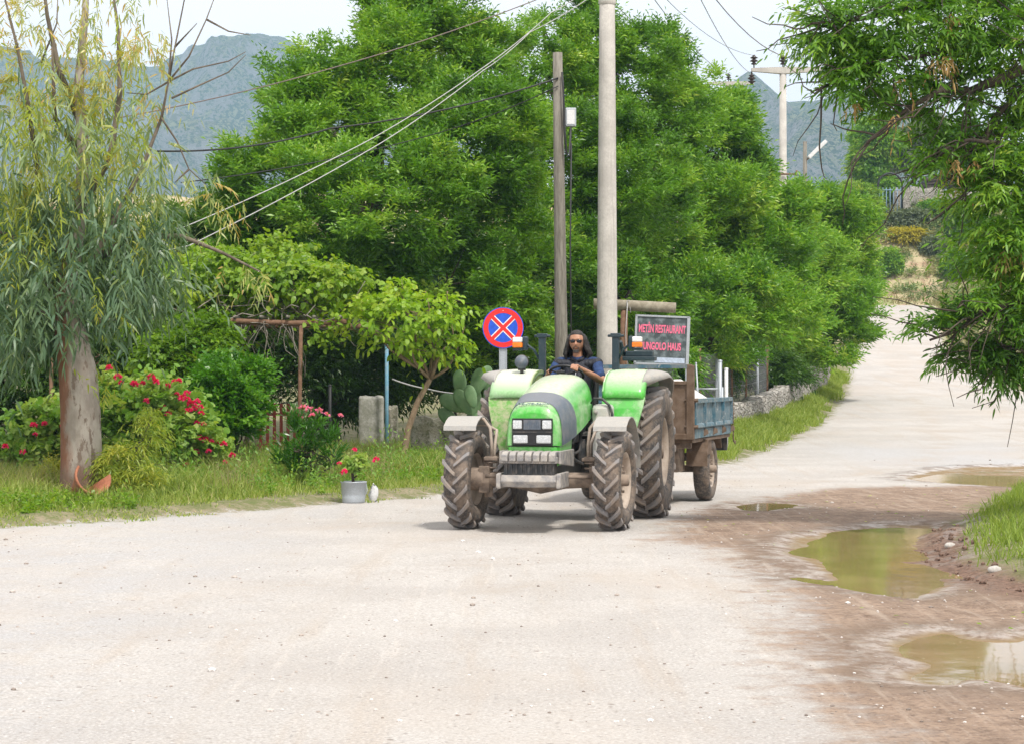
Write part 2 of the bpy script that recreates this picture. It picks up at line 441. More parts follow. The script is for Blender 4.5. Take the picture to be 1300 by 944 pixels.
Ys = np.concatenate([np.linspace(-60, 9.8, 30), np.arange(10, 45, .10), np.geomspace(45, 200, 150), np.geomspace(206, 3400, 44)])
xr = 14 + np.concatenate([np.arange(0, 34, .5) + .5, 34 + np.geomspace(2, 5000, 36)])
Xs = np.concatenate([-xr[::-1], np.arange(-14, 14.01, .1), xr])
gx, gy = np.meshgrid(Xs, Ys); sh = gx.shape; gx = gx.ravel(); gy = gy.ravel()
near = (gy > 8) & (gy < 46)
pdv = np.full(gx.shape, 9.0); pdv[near] = pud_s(gx[near], gy[near])
gz = H(gx, gy, pdv)
mudv = np.full(gx.shape, 9.0); k = (gy < 80); mudv[k] = sdf(MUD, gx[k], gy[k])
islv = np.full(gx.shape, 9.0); islv[k] = isle_s(gx[k], gy[k])
gl = gx - rl(gy)
gr = np.where(gy > 80, rr(gy) - gx, np.where(gx > 26, 26 - gx, 9)); gr = np.where(gy > 165, np.minimum(gr, 167 - gy), gr)
gsd = np.minimum(np.minimum(gl, islv), gr)              # < 0 : grass and soil
ny, nx = sh
ii = (np.arange(ny - 1)[:, None] * nx + np.arange(nx - 1)[None, :]).ravel()
quads = np.stack([ii, ii + 1, ii + 1 + nx, ii + nx], 1)
fc = gsd[quads].mean(1)

t = NT('ground_surface'); v = t.obj()
g = t.attr('gsd'); m = t.attr('mud'); p = t.attr('pud')
nA = t.noise(.55, 5, .6, v); nB = t.noise(3.2, 6, .65, v); nC = t.noise(22, 6, .75, v); nD = t.noise(90, 3, .7, v); nE = t.noise(9, 7, .78, v); nF = t.noise(48, 4, .75, v)
st = t.noise(1.0, 5, .6, t.obj((2.6, .22, 1), (0, 0, R(14))))          # drawn out along the road
tr2 = t.noise(1.0, 6, .7, t.obj((9, .5, 1), (0, 0, R(17))))
dirt = t.mix(t.sstep(nA, .35, .65), (.52, .50, .475), (.44, .42, .40))
dirt = t.mix(t.sstep(st, .5, .7, 0, .5), dirt, (.43, .36, .29))
dirt = t.mix(t.sstep(tr2, .55, .7, 0, .45), dirt, (.64, .60, .55))
# bluish crushed stone on the left and beyond the puddles
sx = t.new('ShaderNodeSeparateXYZ'); t.t.links.new(v, sx.inputs[0])
leftg = t.math('MULTIPLY', t.sstep(sx.outputs[0], -1.2, -3.6), t.sstep(t.math('ADD', nB, nA), .75, 1.2))
farg = t.math('MULTIPLY', t.math('MULTIPLY', t.sstep(sx.outputs[0], 5.5, 8), t.sstep(sx.outputs[1], 38.5, 41)), t.sstep(sx.outputs[1], 54, 46))
dirt = t.mix(t.math('MULTIPLY', t.math('MAXIMUM', leftg, farg), .8), dirt, (.46, .47, .49))
st_d = t.vor(26, v); st_c = t.vor(26, v, 'Color')
sc_ = t.new('ShaderNodeSeparateColor'); t.t.links.new(st_c, sc_.inputs[0])
peb = t.math('MULTIPLY', t.sstep(st_d, .38, .22), t.sstep(sc_.outputs[0], .55, .8))
dirt = t.mix(t.math('MULTIPLY', peb, .7), dirt, t.mix(sc_.outputs[1], (.20, .18, .17), (.78, .76, .74)))
dirt = t.mix(t.sstep(nC, .3, .75, 0, .5), dirt, (.32, .29, .265)); dirt = t.mix(t.sstep(nF, .50, .62, 0, .55), dirt, (.26, .235, .215)); dirt = t.mix(t.sstep(nE, .50, .66, 0, .38), dirt, (.35, .31, .27)); dirt = t.mix(t.sstep(nF, .44, .36, 0, .45), dirt, (.74, .72, .69))
dirt = t.mix(t.sstep(nD, .58, .75, 0, .4), dirt, (.72, .70, .68))
big_d = t.vor(5.5, v); big_c = t.vor(5.5, v, 'Color'); sc2 = t.new('ShaderNodeSeparateColor'); t.t.links.new(big_c, sc2.inputs[0])
bigp = t.math('MULTIPLY', t.sstep(big_d, .12, .08), t.sstep(sc2.outputs[0], .72, .78))
dirt = t.mix(t.math('MULTIPLY', bigp, .75), dirt, (.17, .14, .12))
dirt = t.mix(t.math('MULTIPLY', t.math('MULTIPLY', t.attr('trk'), t.sstep(nA, .42, .62)), t.sstep(t.math('ADD', nB, nE), .85, 1.15, .1, .8)), dirt, (.40, .34, .28))
dirt = t.mix(t.sstep(t.noise(.16, 4, .6, t.obj((1.6, 1, 1))), .48, .66, 0, .4), dirt, (.45, .395, .34))
mudc = t.mix(t.sstep(nB, .35, .65), (.34, .25, .185), (.215, .15, .108))
mudc = t.mix(t.sstep(nC, .45, .7, 0, .8), mudc, (.13, .085, .065))
mudc = t.mix(t.math('MULTIPLY', peb, .5), mudc, (.45, .36, .30))
mudc = t.mix(t.sstep(tr2, .50, .66, 0, .6), mudc, (.40, .325, .26)); mudc = t.mix(t.sstep(nE, .52, .64, 0, .75), mudc, (.12, .08, .058))
mn = t.math('ADD', m, t.math('MULTIPLY', t.math('SUBTRACT', t.math('ADD', nB, nA), 1.0), 1.7))
mf = t.sstep(mn, .30, -.55)
c = t.mix(mf, dirt, mudc)
pn = t.math('ADD', p, t.math('MULTIPLY', t.math('SUBTRACT', t.math('ADD', nC, nE), 1.0), .55))
rim = t.math('MULTIPLY', t.math('MULTIPLY', t.sstep(pn, .30, .10), t.sstep(nE, .40, .58)), t.sstep(nB, .3, .6, .2, .85))
wd_ = t.math('MULTIPLY', t.sstep(pn, .75, .15), t.sstep(nB, .62, .40)); c = t.mix(t.math('MULTIPLY', wd_, .75), c, (.13, .09, .062))
c = t.mix(rim, c, (.47, .42, .385))
bed = t.sstep(p, .05, -.1); c = t.mix(bed, c, (.24, .17, .09))
gn = t.math('ADD', g, t.math('MULTIPLY', t.math('SUBTRACT', t.math('ADD', nB, nC), 1.0), 1.3))
soil = t.mix(t.sstep(nB, .35, .65), (.15, .16, .06), (.29, .24, .165)); soil = t.mix(t.sstep(nC, .48, .62), soil, (.10, .14, .035))
bank = t.mix(t.sstep(nA, .42, .6), (.46, .38, .24), (.26, .29, .12)); bank = t.mix(t.sstep(t.noise(.9, 6, .7, v), .52, .66), bank, (.34, .22, .15))
soil = t.mix(t.sstep(sx.outputs[1], 100, 130), soil, bank)
# a strip of bare red earth where the isle meets the water
c = t.mix(t.sstep(gn, .12, -.12), c, soil)
lip = t.math('MULTIPLY', t.sstep(t.attr('isl'), -.22, 0), t.sstep(t.attr('isl'), .75, .2)); c = t.mix(t.math('MULTIPLY', lip, t.sstep(sx.outputs[1], 26, 22)), c, t.mix(t.sstep(nC, .35, .6), (.085, .05, .035), (.23, .145, .105)))
wet = t.math('MAXIMUM', t.math('MULTIPLY', t.sstep(pn, .9, .15), t.sstep(nB, .42, .6)), t.math('MULTIPLY', mf, .0))
rough = t.math('SUBTRACT', .93, t.math('MULTIPLY', wet, .60))
hgt = t.math('ADD', t.math('MULTIPLY', nC, .6), t.math('ADD', t.math('MULTIPLY', nD, .25), t.math('MULTIPLY', peb, .35)))
hgt = t.math('ADD', hgt, t.math('MULTIPLY', nE, 1.0)); hgt = t.math('ADD', hgt, t.math('MULTIPLY', nB, t.math('ADD', .6, t.math('MULTIPLY', mf, 1.8))))
GM = t.pbr(c, rough, 0, t.bump(hgt, .8, .02), spec=.35)
_ln = gx - rl(gy); trk = np.zeros(gx.shape)
for c0, w0 in ((2.2, .28), (3.9, .28), (5.6, .3), (7.2, .3)):
    wob = (fbm(gy * .06, gy * 0 + c0, 2, 70) - .5) * 1.2
    trk = np.maximum(trk, np.exp(-((_ln - c0 * np.interp(gy, [0, 60, 110, 160], [1.5, 1.5, .72, .55]) - wob) / (w0 * np.interp(gy, [0, 60, 120], [1, 1.6, 1.6]))) ** 2))
trk *= sst(0, 3, _ln) * np.interp(gy, [22, 34, 45], [.55, .8, 1])
at = {'trk': trk, 'gsd': gsd, 'mud': mudv, 'pud': pdv, 'isl': islv}
def sheet(name, sel):
    q = quads[sel]; u, inv = np.unique(q.ravel(), return_inverse=True)
    n = len(q)
    o = np_mesh(name, np.stack([gx[u], gy[u], gz[u]], 1), inv, np.arange(n) * 4, np.full(n, 4), GM, None, {a: b[u] for a, b in at.items()}, True)
    return tag(o, kind='structure')
sheet('dirt_road', fc > 0); sheet('ground', fc <= 0)

# muddy water
t = NT('muddy_water'); v = t.obj()
n1 = t.noise(1.4, 4, .5, v)
wc = t.mix(t.sstep(n1, .3, .7), (.36, .245, .125), (.27, .185, .08))
fl = t.sstep(t.noise(26, 3, .6, v), .70, .74)
WATER = t.pbr(t.mix(fl, wc, (.5, .46, .3)), t.math('ADD', .05, t.math('MULTIPLY', fl, .4)), 0, t.bump(t.noise(5, 2, .5, t.obj((1, .6, 1))), .06, .02), spec=.6, ior=1.33)
for q, nm in zip(PUD, range(9)):
    xs = [a for a, _ in q]; ys = [b for _, b in q]
    st_ = .07; X = np.arange(min(xs) - .5, max(xs) + .5, st_); Y = np.arange(min(ys) - .5, max(ys) + .5, st_ * 1.5)
    a, b = np.meshgrid(X, Y); s_ = a.shape; a = a.ravel(); b = b.ravel()
    dd = sdf(q, a, b) + (fbm(a * 2.2, b * 1.1, 4, 5) - .5) * .45
    i2 = (np.arange(s_[0] - 1)[:, None] * s_[1] + np.arange(s_[1] - 1)[None, :]).ravel()
    qq = np.stack([i2, i2 + 1, i2 + 1 + s_[1], i2 + s_[1]], 1); qq = qq[dd[qq].min(1) < .12]
    u, inv = np.unique(qq.ravel(), return_inverse=True); n = len(qq)
    base = float(np.median(prof(b[u])))
    lvl = float(np.percentile(H(a[u], b[u])[dd[u] < .3], 62)) - .004 if len(u) else 0
    tag(np_mesh('puddle', np.stack([a[u], b[u], np.full(len(u), lvl)], 1), inv, np.arange(n) * 4, np.full(n, 4), WATER, smooth=True), kind='structure')

# ================================================================== mountains
t = NT('mountain_scrub'); v = t.obj()
at_ = t.attr('rock')
nm = t.noise(.018, 8, .65, v); nf = t.noise(.22, 6, .75, v)
scr = t.mix(t.sstep(nf, .46, .54), (.045, .09, .035), (.36, .38, .19)); scr = t.mix(t.sstep(nm, .45, .62), scr, (.17, .18, .09))
rk = t.mix(t.sstep(nf, .35, .6), (.55, .53, .50), (.28, .27, .24))
nb_ = t.noise(.05, 5, .7, v); rf = t.sstep(t.math('ADD', at_, t.math('MULTIPLY', t.math('SUBTRACT', t.math('ADD', nm, nf), 1.0), 2.2)), .62, .82)
MT = t.pbr(t.mix(rf, scr, rk), .95, 0, t.bump(t.math('ADD', nm, t.math('MULTIPLY', nf, .6)), 1.0, 30), spec=.1)
def mountain(Y, sil, seed, x0, x1, step, depth):
    X = np.arange(x0, x1, step); V = np.linspace(0, 1.5, 110)
    a, v_ = np.meshgrid(X, V); sh_ = a.shape
    px = 650 + a * F / Y
    top = (HZ - np.interp(px, [s_[0] for s_ in sil], [s_[1] for s_ in sil])) * Y / F
    y = Y - depth + v_ * depth
    pr = np.where(v_ < 1, sst(-.25, 1.05, v_) ** 1.15, 1 - .8 * (v_ - 1))
    z = top * pr
    rid = 1 - np.abs(fbm(a / 170, y / 260, 5, seed) - .5) * 2
    z = z + (rid - .72) * top * .42 * np.sin(np.clip(v_, 0, 1.0) * math.pi * .93) + (fbm(a / 30, y / 30, 4, seed + 3) - .5) * 26 * (.35 + .65 * sst(1, .8, v_))
    gy_, gx_ = np.gradient(z, V * depth, X); sl_ = np.hypot(gy_, gx_)
    rock = sst(.35, 1.0, sl_) * .6 + .35 * (fbm(a / 60, z / 40, 4, seed + 8))
    i2 = (np.arange(sh_[0] - 1)[:, None] * sh_[1] + np.arange(sh_[1] - 1)[None, :]).ravel()
    qq = np.stack([i2, i2 + 1, i2 + 1 + sh_[1], i2 + sh_[1]], 1); n = len(qq)
    tag(np_mesh('mountain', np.stack([a.ravel(), y.ravel(), z.ravel()], 1), qq.ravel(), np.arange(n) * 4, np.full(n, 4), MT, None, {'rock': rock.ravel()}, True), kind='structure')
mountain(2900, [(-700, 260), (-300, 150), (-60, 95), (60, 88), (130, 98), (190, 106), (235, 95), (270, 80), (300, 71), (345, 67), (390, 78), (430, 100), (480, 122), (560, 165), (660, 240), (760, 330), (860, 420)], 21, -1500, 230, 5, 1300)
mountain(2300, [(700, 420), (800, 300), (870, 190), (905, 125), (930, 103), (948, 96), (972, 110), (1000, 126), (1025, 125), (1050, 118), (1075, 126), (1110, 150), (1200, 200), (1400, 215), (1800, 300), (2300, 400)], 47, 20, 1500, 4, 1000)

# ================================================================== haze
if HAZE:
    b = MB()
    b.box((0, 1690, 233), (10800, 3560, 480))
    t = NT('haze_air'); pv = t.new('ShaderNodeVolumePrincipled'); pv.inputs['Color'].default_value = (.50, .77, 1.0, 1); pv.inputs['Density'].default_value = HAZE
    pv.inputs['Anisotropy'].default_value = -.25
    t.t.links.new(pv.outputs[0], t.out.inputs['Volume'])
    tag(b.build('haze', t.m), kind='stuff')
# ================================================================== shared machine materials
M = {}
PALE_DUST_SHEEN = (.60, .58, .50)  # dust colour, also painting the sky's reflection onto upward green faces
M['green'] = paint('green_paint', (.045, .44, .028), .34, .42, PALE_DUST_SHEEN, .9, coat=.5, scale=5)
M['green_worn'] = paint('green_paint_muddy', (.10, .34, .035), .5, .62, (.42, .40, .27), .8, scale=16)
M['fender_dust'] = paint('grey_dusty_plate', (.33, .33, .32), .6, .55, (.42, .39, .35), .5, scale=10)
M['screen'] = paint('slate_grille_screen', (.10, .13, .17), .5, .35, (.34, .31, .29), .3, scale=7)
M['dirty_metal'] = paint('mud_caked_metal', (.13, .10, .08), .8, .75, (.30, .235, .185), .5, scale=9)
M['cast'] = paint('dusty_grey_casting', (.22, .22, .23), .7, .6, (.46, .42, .37), .6, scale=11)
M['dark'] = paint('dark_machine_paint', (.025, .03, .035), .6, .35, (.22, .18, .15), .3, scale=12)
M['teal'] = paint('dark_teal_steel', (.012, .035, .05), .5, .15, (.2, .19, .17), .25, scale=12)
M['black'] = plain('black_plastic', (.012, .012, .014), .45)
M['tank'] = paint('pale_tank_plastic', (.50, .52, .50), .5, .5, (.55, .50, .44), .4, scale=6)
M['rim'] = paint('tan_dusty_rim', (.36, .29, .23), .7, .6, (.47, .40, .34), .2, scale=8)
M['orange'] = plain('orange_lens', (.85, .20, .01), .25)
M['white_lens'] = plain('white_lens', (.75, .75, .76), .25)
M['seat'] = plain('black_seat_vinyl', (.02, .02, .022), .5)
t = NT('tyre_rubber'); v = t.obj(); n1 = t.noise(7, 6, .65, v); n2 = t.noise(40, 4, .6, v)
c = t.mix(t.sstep(n1, .38, .66), (.05, .047, .047), (.17, .13, .10)); c = t.mix(t.sstep(n2, .45, .7, 0, .45), c, (.28, .23, .19))
M['rubber'] = t.pbr(c, .8, 0, t.bump(n2, .3, .006))
t = NT('tyre_lug_rubber'); v = t.obj(); n1 = t.noise(6, 6, .65, v); n2 = t.noise(40, 4, .6, v)
c = t.mix(t.sstep(n1, .38, .7), (.20, .195, .20), (.27, .22, .18)); c = t.mix(t.sstep(n2, .5, .75, 0, .5), c, (.32, .28, .25))
M['lug'] = t.pbr(c, .75, 0, t.bump(n2, .3, .006))
t = NT('lamp_glass'); v = t.obj(); n1 = t.vor(60, v)
M['lamp'] = t.pbr(t.mix(t.sstep(n1, .1, .6), (.74, .76, .78), (.52, .55, .57)), .12, .35, t.bump(n1, .25, .003), coat=1)
M['chrome'] = plain('lamp_reflector', (.8, .8, .82), .15, .9)

def wheel(name, parent, c, rad, width, rim_r, lugs, lug_h, side, flip=1, rot=0.0):
    """a rim mesh carrying its tyre and hub; the axle runs along y"""
    w = width / 2; o_ = side                      # side: +1 outer face towards +y
    m = MB()
    prof = [(rim_r * .30, .02), (rim_r * .34, .055), (rim_r * .62, .05), (rim_r * .70, -.03), (rim_r * .86, -.035), (rim_r * .92, w * .55), (rim_r * 1.0, w * .70), (rim_r * 1.02, w * .78), (rim_r * .99, w * .78), (rim_r * .90, w * .5), (rim_r * .84, -.06), (rim_r * .3, -.02)]
    m.lathe([(r, t_ * o_) for r, t_ in prof], 40)
    m.lathe([(rim_r * .95, -w * .75 * o_), (rim_r * .88, -w * .3 * o_), (rim_r * .86, -.05 * o_)], 40)
    rm = m.build('wheel', M['rim'], parent, loc=c)
    m = MB()
    m.lathe([(0, .16 * o_), (rim_r * .2, .15 * o_), (rim_r * .22, .06 * o_), (rim_r * .34, .055 * o_), (rim_r * .34, -.05 * o_), (0, -.05 * o_)], 20)
    for k in range(8):
        a = k * math.pi / 4 + .2; m.lathe([(0, .085 * o_), (.017, .085 * o_), (.017, .04 * o_)], 6, 'y', (math.cos(a) * rim_r * .5, 0, math.sin(a) * rim_r * .5))
    m.build('hub', M['dirty_metal'], rm)
    # carcass
    R0 = rad - lug_h; m = MB()
    pr = [(rim_r * .98, -w * .72), (rim_r + (R0 - rim_r) * .30, -w * .98), (rim_r + (R0 - rim_r) * .62, -w * 1.0), (R0 - .035, -w * .90), (R0 - .008, -w * .62), (R0, 0), (R0 - .008, w * .62), (R0 - .035, w * .90), (rim_r + (R0 - rim_r) * .62, w * 1.0), (rim_r + (R0 - rim_r) * .30, w * .98), (rim_r * .98, w * .72), (rim_r * .98, -w * .72)]
    m.lathe(pr, 48)
    ty = m.build('tyre', M['rubber'], rm)
    m = MB()
    if lug_h > .015:
        da = 2 * math.pi / lugs
        sweep = .62 * w / rad * 1.15
        for k in range(lugs):
            for sg in (-1, 1):
                a0 = k * da + (da / 2 if sg > 0 else 0) + rot
                rings = []
                for s_ in np.linspace(0, 1.22, 8):
                    s1 = min(s_, 1)
                    y = sg * (-.06 * w + s1 * w * 1.03)
                    drop = .0 if s1 < .6 else (s1 - .6) ** 2 * .10
                    inn = (s_ - 1) * .30 * (R0 - rim_r) * 1.6 if s_ > 1 else 0
                    a = a0 + flip * sweep * (s1 ** 1.15) * 1.5
                    hw = (.027 + .016 * s1) * rad / rad * (1.15 if rad > .7 else .9)
                    ro = rad - drop - inn; ri = R0 - .03 - inn - drop * .7
                    y_o = y + (sg * .004 if s_ > 1 else 0)
                    ring = []
                    for r_, dw in ((ro, -hw * .72), (ro, hw * .72), (ri, hw * 1.2), (ri, -hw * 1.2)):
                        aa = a + dw / rad
                        yy = y_o if r_ == ro else y_o - (sg * .03 if s_ >= 1 else 0)
                        ring.append((math.cos(aa) * r_, yy, math.sin(aa) * r_))
                    rings.append(ring)
                m.loft(rings, True, True, False)
        m.build('tread_lug', M['lug'], ty, bevel=.005)['kind'] = 'stuff'
    return rm

# ================================================================== tractor
TR_LOC = (.80, 26.1, 0); TR_RZ = R(-102)
tr = thing('tractor', 'green farm tractor without a cab, driven towards the viewer with a trailer behind it', 'tractor', TR_LOC, TR_RZ)
WB = 2.3
wheel('rear', tr, (0, .91, .80), .80, .42, .41, 21, .042, 1)
wheel('rear', tr, (0, -.91, .80), .80, .42, .41, 21, .042, -1, rot=.1)
fw = [wheel('front', tr, (WB, .845, .56), .56, .30, .31, 17, .034, 1), wheel('front', tr, (WB, -.845, .56), .56, .30, .31, 17, .034, -1, rot=.13)]
for w_ in fw: w_.rotation_euler = (0, 0, R(-3))

def hood_ring(x, hw, zt, zb, n=26, e=3.6, off=0.0):
    """arch: vertical sides and a full rounded top"""
    pts = []
    hh = zt - zb
    for i in range(n + 1):
        a = math.pi * i / n; c_, s_ = math.cos(a), math.sin(a)
        y = math.copysign(abs(c_) ** (2 / e), c_) * (hw + off); z = zb + abs(s_) ** (2 / e) * (hh + off)
        z = z - .035 * (abs(y) / hw) ** 2 * (1 if s_ > .2 else 0)
        pts.append((x, y, z))
    return pts
HS = [(2.76, .275, 1.315, .955), (2.74, .292, 1.375, .950), (2.68, .302, 1.43, .952), (2.60, .308, 1.455, .956), (2.45, .318, 1.50, .975), (2.28, .33, 1.54, 1.0), (2.0, .345, 1.60, 1.045), (1.7, .358, 1.66, 1.10), (1.4, .366, 1.705, 1.165), (1.15, .37, 1.735, 1.225), (1.02, .365, 1.74, 1.25), (.99, .34, 1.715, 1.26)]
def hs(x):
    xs = [h[0] for h in HS][::-1]; return [float(np.interp(x, xs, [h[k] for h in HS][::-1])) for k in (1, 2, 3)]
m = MB(); m.loft([hood_ring(*h) for h in HS], False, False, True)
for h in (HS[0], HS[-1]):
    r = hood_ring(*h); n0 = len(m.v); m.add(r, [tuple(range(len(r)))])
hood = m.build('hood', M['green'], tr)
# slate screen band wrapped over the hood, widening down the flanks
m = MB(); rings = []
n = 26
cols = []
for q in range(9):
    f_ = q / 8; ring = []
    for i in range(n + 1):
        a = math.pi * i / n; down = abs(math.cos(a)) ** 1.2
        xf = 2.665 - .02 * down; xb = 2.30 - .33 * down ** 2
        x = xf + (xb - xf) * f_
        hw, zt, zb = hs(x); p = hood_ring(x, hw, zt, zb, n, 3.6, .006)[i]
        ring.append(p)
    rings.append(ring)
m.loft(rings, False, False, True); m.build('grille_screen', M['screen'], hood)
m = MB()   # nose panel under the hood seam
rings = []
for x, hw, z1 in ((2.75, .268, .73), (2.70, .292, .725), (2.5, .305, .735), (2.3, .31, .76), (2.1, .31, .83), (1.98, .30, .96)):
    zt = hs(x)[2] - .008
    rings.append([(x, -hw, zt), (x, -hw, z1 + .02), (x, -hw + .03, z1), (x, hw - .03, z1), (x, hw, z1 + .02), (x, hw, zt)])
m.loft(rings, True, True, False); m.build('nose_panel', M['green'], tr, bevel=.01)
m = MB(); m.box((2.768, 0, 1.105), (.03, .455, .30)); gr = m.build('headlight_panel', M['black'], tr, bevel=.008)
for y in (-.165, .165): MB().box((2.79, y, 1.185), (.024, .105, .098)).build('headlight', M['lamp'], gr, bevel=.012)
for y in (-.13, .13): MB().box((2.79, y, 1.025), (.024, .165, .092)).build('headlight', M['lamp'], gr, bevel=.016)
m = MB()
m.box((2.786, 0, 1.185), (.012, .19, .105))
for k in range(9): m.box((2.794, -.08 + k * .02, 1.185), (.008, .006, .09))
m.build('radiator_grille', M['screen'], gr)
MB().box((2.785, 0, 1.105), (.014, .45, .014)).build('trim_bar', M['dark'], gr)
for y, k in ((.07, 'dark'), (.125, 'orange')):
    MB().lathe([(0, .0), (.016, 0), (.016, -.02)], 12, 'x', (2.766, y, .84)).build('cap', M[k], tr)
def text_mesh(name, body, size, mat, parent, loc, rot, ext=.002, bold=0.0, sx=1.0, align='CENTER'):
    cu = bpy.data.curves.new(name, 'FONT'); cu.body = body; cu.size = size; cu.extrude = ext; cu.align_x = align; cu.align_y = 'CENTER'; cu.offset = bold
    o = bpy.data.objects.new(name + '_tmp', cu); COL.objects.link(o)
    bpy.context.view_layer.update()
    me = bpy.data.meshes.new_from_object(o.evaluated_get(bpy.context.evaluated_depsgraph_get()))
    bpy.data.objects.remove(o); bpy.data.curves.remove(cu)
    for v_ in me.vertices: v_.co.x *= sx
    me.name = name; me.materials.clear(); me.materials.append(mat)
    o = bpy.data.objects.new(name, me); COL.objects.link(o); o.location = loc; o.rotation_euler = rot
    if parent: o.parent = parent
    return o
M['faded'] = plain('faded_grey_lettering', (.22, .30, .28), .6)
text_mesh('lettering', 'DEUTZ-FAHR', .040, M['faded'], hood, (2.724, 0, 1.412), (R(43), 0, R(90)), .005, 0, 1.5)
# front weights and carrier
m = MB()
for k in range(7):
    y = -.264 + k * .088
    m.loft([[(2.74, y - .036, .765), (2.74, y + .036, .765), (2.74, y + .036, .90), (2.74, y - .036, .90)],
            [(2.96, y - .036, .775), (2.96, y + .036, .775), (2.96, y + .036, .895), (2.96, y - .036, .895)],
            [(3.02, y - .036, .79), (3.02, y + .036, .79), (3.02, y + .036, .86), (3.02, y - .036, .86)]], True, True, False)
m.box((2.86, 0, .80), (.24, .62, .07))
m.build('front_weight', M['cast'], tr, bevel=.010)
m = MB(); m.box((2.87, 0, .70), (.17, .56, .12))
for k in range(10): m.box((2.962, -.25 + k * .055, .70), (.014, .018, .12))
m.box((2.97, 0, .70), (.02, .03, .13)); m.build('weight_carrier', M['dark'], tr)
m = MB(); rings = []
for y in np.linspace(-.31, .31, 9):
    b = .05 * (1 - (y / .31) ** 2)
    rings.append([(2.82, y, .50), (2.96 + b, y, .515 - b * .2), (3.0 + b, y, .57), (2.98 + b, y, .635), (2.82, y, .65)])
m.loft(rings, True, True, False); m.build('lower_bumper', M['cast'], tr, bevel=.008)
for s_ in (-1, 1):
    m = MB(); m.box((2.72, s_ * .33, .575), (.56, .04, .17)); m.box((2.98, s_ * .335, .575), (.05, .05, .15)); m.build('bumper_bracket', M['cast'], tr, bevel=.01)
    m = MB(); m.loft([[(2.9, s_ * .315, .76), (2.9, s_ * .315, .90), (2.9, s_ * .345, .90), (2.9, s_ * .345, .76)], [(2.1, s_ * .315, .70), (2.1, s_ * .315, .90), (2.1, s_ * .345, .90), (2.1, s_ * .345, .70)]], True, True, False)
    m.build('frame_rail', M['cast'], tr, bevel=.006)
# engine, chassis, axle
m = MB(); m.box((1.55, 0, .96), (1.2, .36, .52)); m.box((1.2, 0, .72), (2.2, .34, .34)); m.box((1.5, .2, 1.05), (.5, .1, .2)); m.box((1.5, -.2, 1.05), (.5, .1, .2))
m.tube([(1.9, .22, .78), (1.9, .22, 1.12)], .05, 10); m.tube([(1.1, .24, .72), (1.1, .24, .98)], .06, 10); m.tube([(1.7, .2, .8), (1.35, .27, .85), (1.1, .25, 1.1), (1.0, .2, 1.3)], .02, 6)
m.tube([(2.0, .18, 1.0), (1.8, .27, .95), (1.5, .26, 1.12), (1.2, .24, 1.15)], .022, 6); m.tube([(2.1, .2, .9), (1.7, .3, .75), (1.3, .3, .7)], .018, 6)
m.build('engine', M['dark'], tr, bevel=.01)
m = MB()
m.tube([(WB, -.70, .56), (WB, -.55, .56), (WB, -.28, .55), (WB, 0, .53), (WB, .28, .55), (WB, .55, .56), (WB, .70, .56)], [.10, .085, .09, .13, .09, .085, .10], 12)
m.box((WB, 0, .60), (.34, .22, .2)); m.tube([(WB + .16, -.6, .60), (WB + .16, .6, .60)], .022, 8); m.tube([(WB + .16, -.25, .60), (WB + .16, .25, .60)], .04, 10)
m.build('front_axle', M['dirty_metal'], tr)
for s_ in (-1, 1):
    m = MB(); m.box((WB, s_ * .63, .56), (.20, .12, .30)); m.tube([(WB, s_ * .60, .36), (WB, s_ * .60, .80)], .05, 10); m.tube([(WB, s_ * .64, .56), (WB, s_ * .80, .56)], .13, 14)
    for z in (.68, .74, .80): m.tube([(WB, s_ * .57, z), (WB, s_ * .57, z + .02)], .075, 10)
    m.box((WB + .02, s_ * .56, .79), (.12, .16, .04))
    m.build('steering_knuckle', M['dirty_metal'], tr, bevel=.008)
m = MB(); m.tube([(0, -.72, .80), (0, .72, .80)], .13, 14); m.box((.2, 0, .80), (.95, .44, .50)); m.box((-.3, 0, .72), (.3, .5, .4)); m.build('rear_axle', M['dark'], tr, bevel=.02)
# front mudguards, each on a bent pipe bracket
for s_ in (-1, 1):
    pa = []
    for a in np.linspace(58, 172, 12):
        r = .69; pa.append((WB + math.cos(R(a)) * r, .58 + math.sin(R(a)) * r))
    pa = [(pa[0][0] + .015, pa[0][1] - .05)] + pa
    y0 = .845 * s_ - .185; y1 = .845 * s_ + .185
    m = MB(); m.plate(pa, y0, y1, .012)
    f_ = m.build('front_mudguard', M['fender_dust'], tr)
    m = MB(); yi = s_ * .55
    m.tube([(WB + .04, yi, .78), (WB + .06, yi, .95), (WB + .05, yi + s_ * .02, 1.14), (WB + .02, yi + s_ * .10, 1.235), (WB, s_ * .9, 1.245)], .019, 8)
    m.tube([(WB - .06, yi, .78), (WB - .12, yi, .95), (WB - .3, yi + s_ * .02, 1.10), (WB - .36, s_ * .70, 1.16), (WB - .36, s_ * .95, 1.165)], .019, 8)
    m.build('mudguard_bracket', M['rim'], tr)
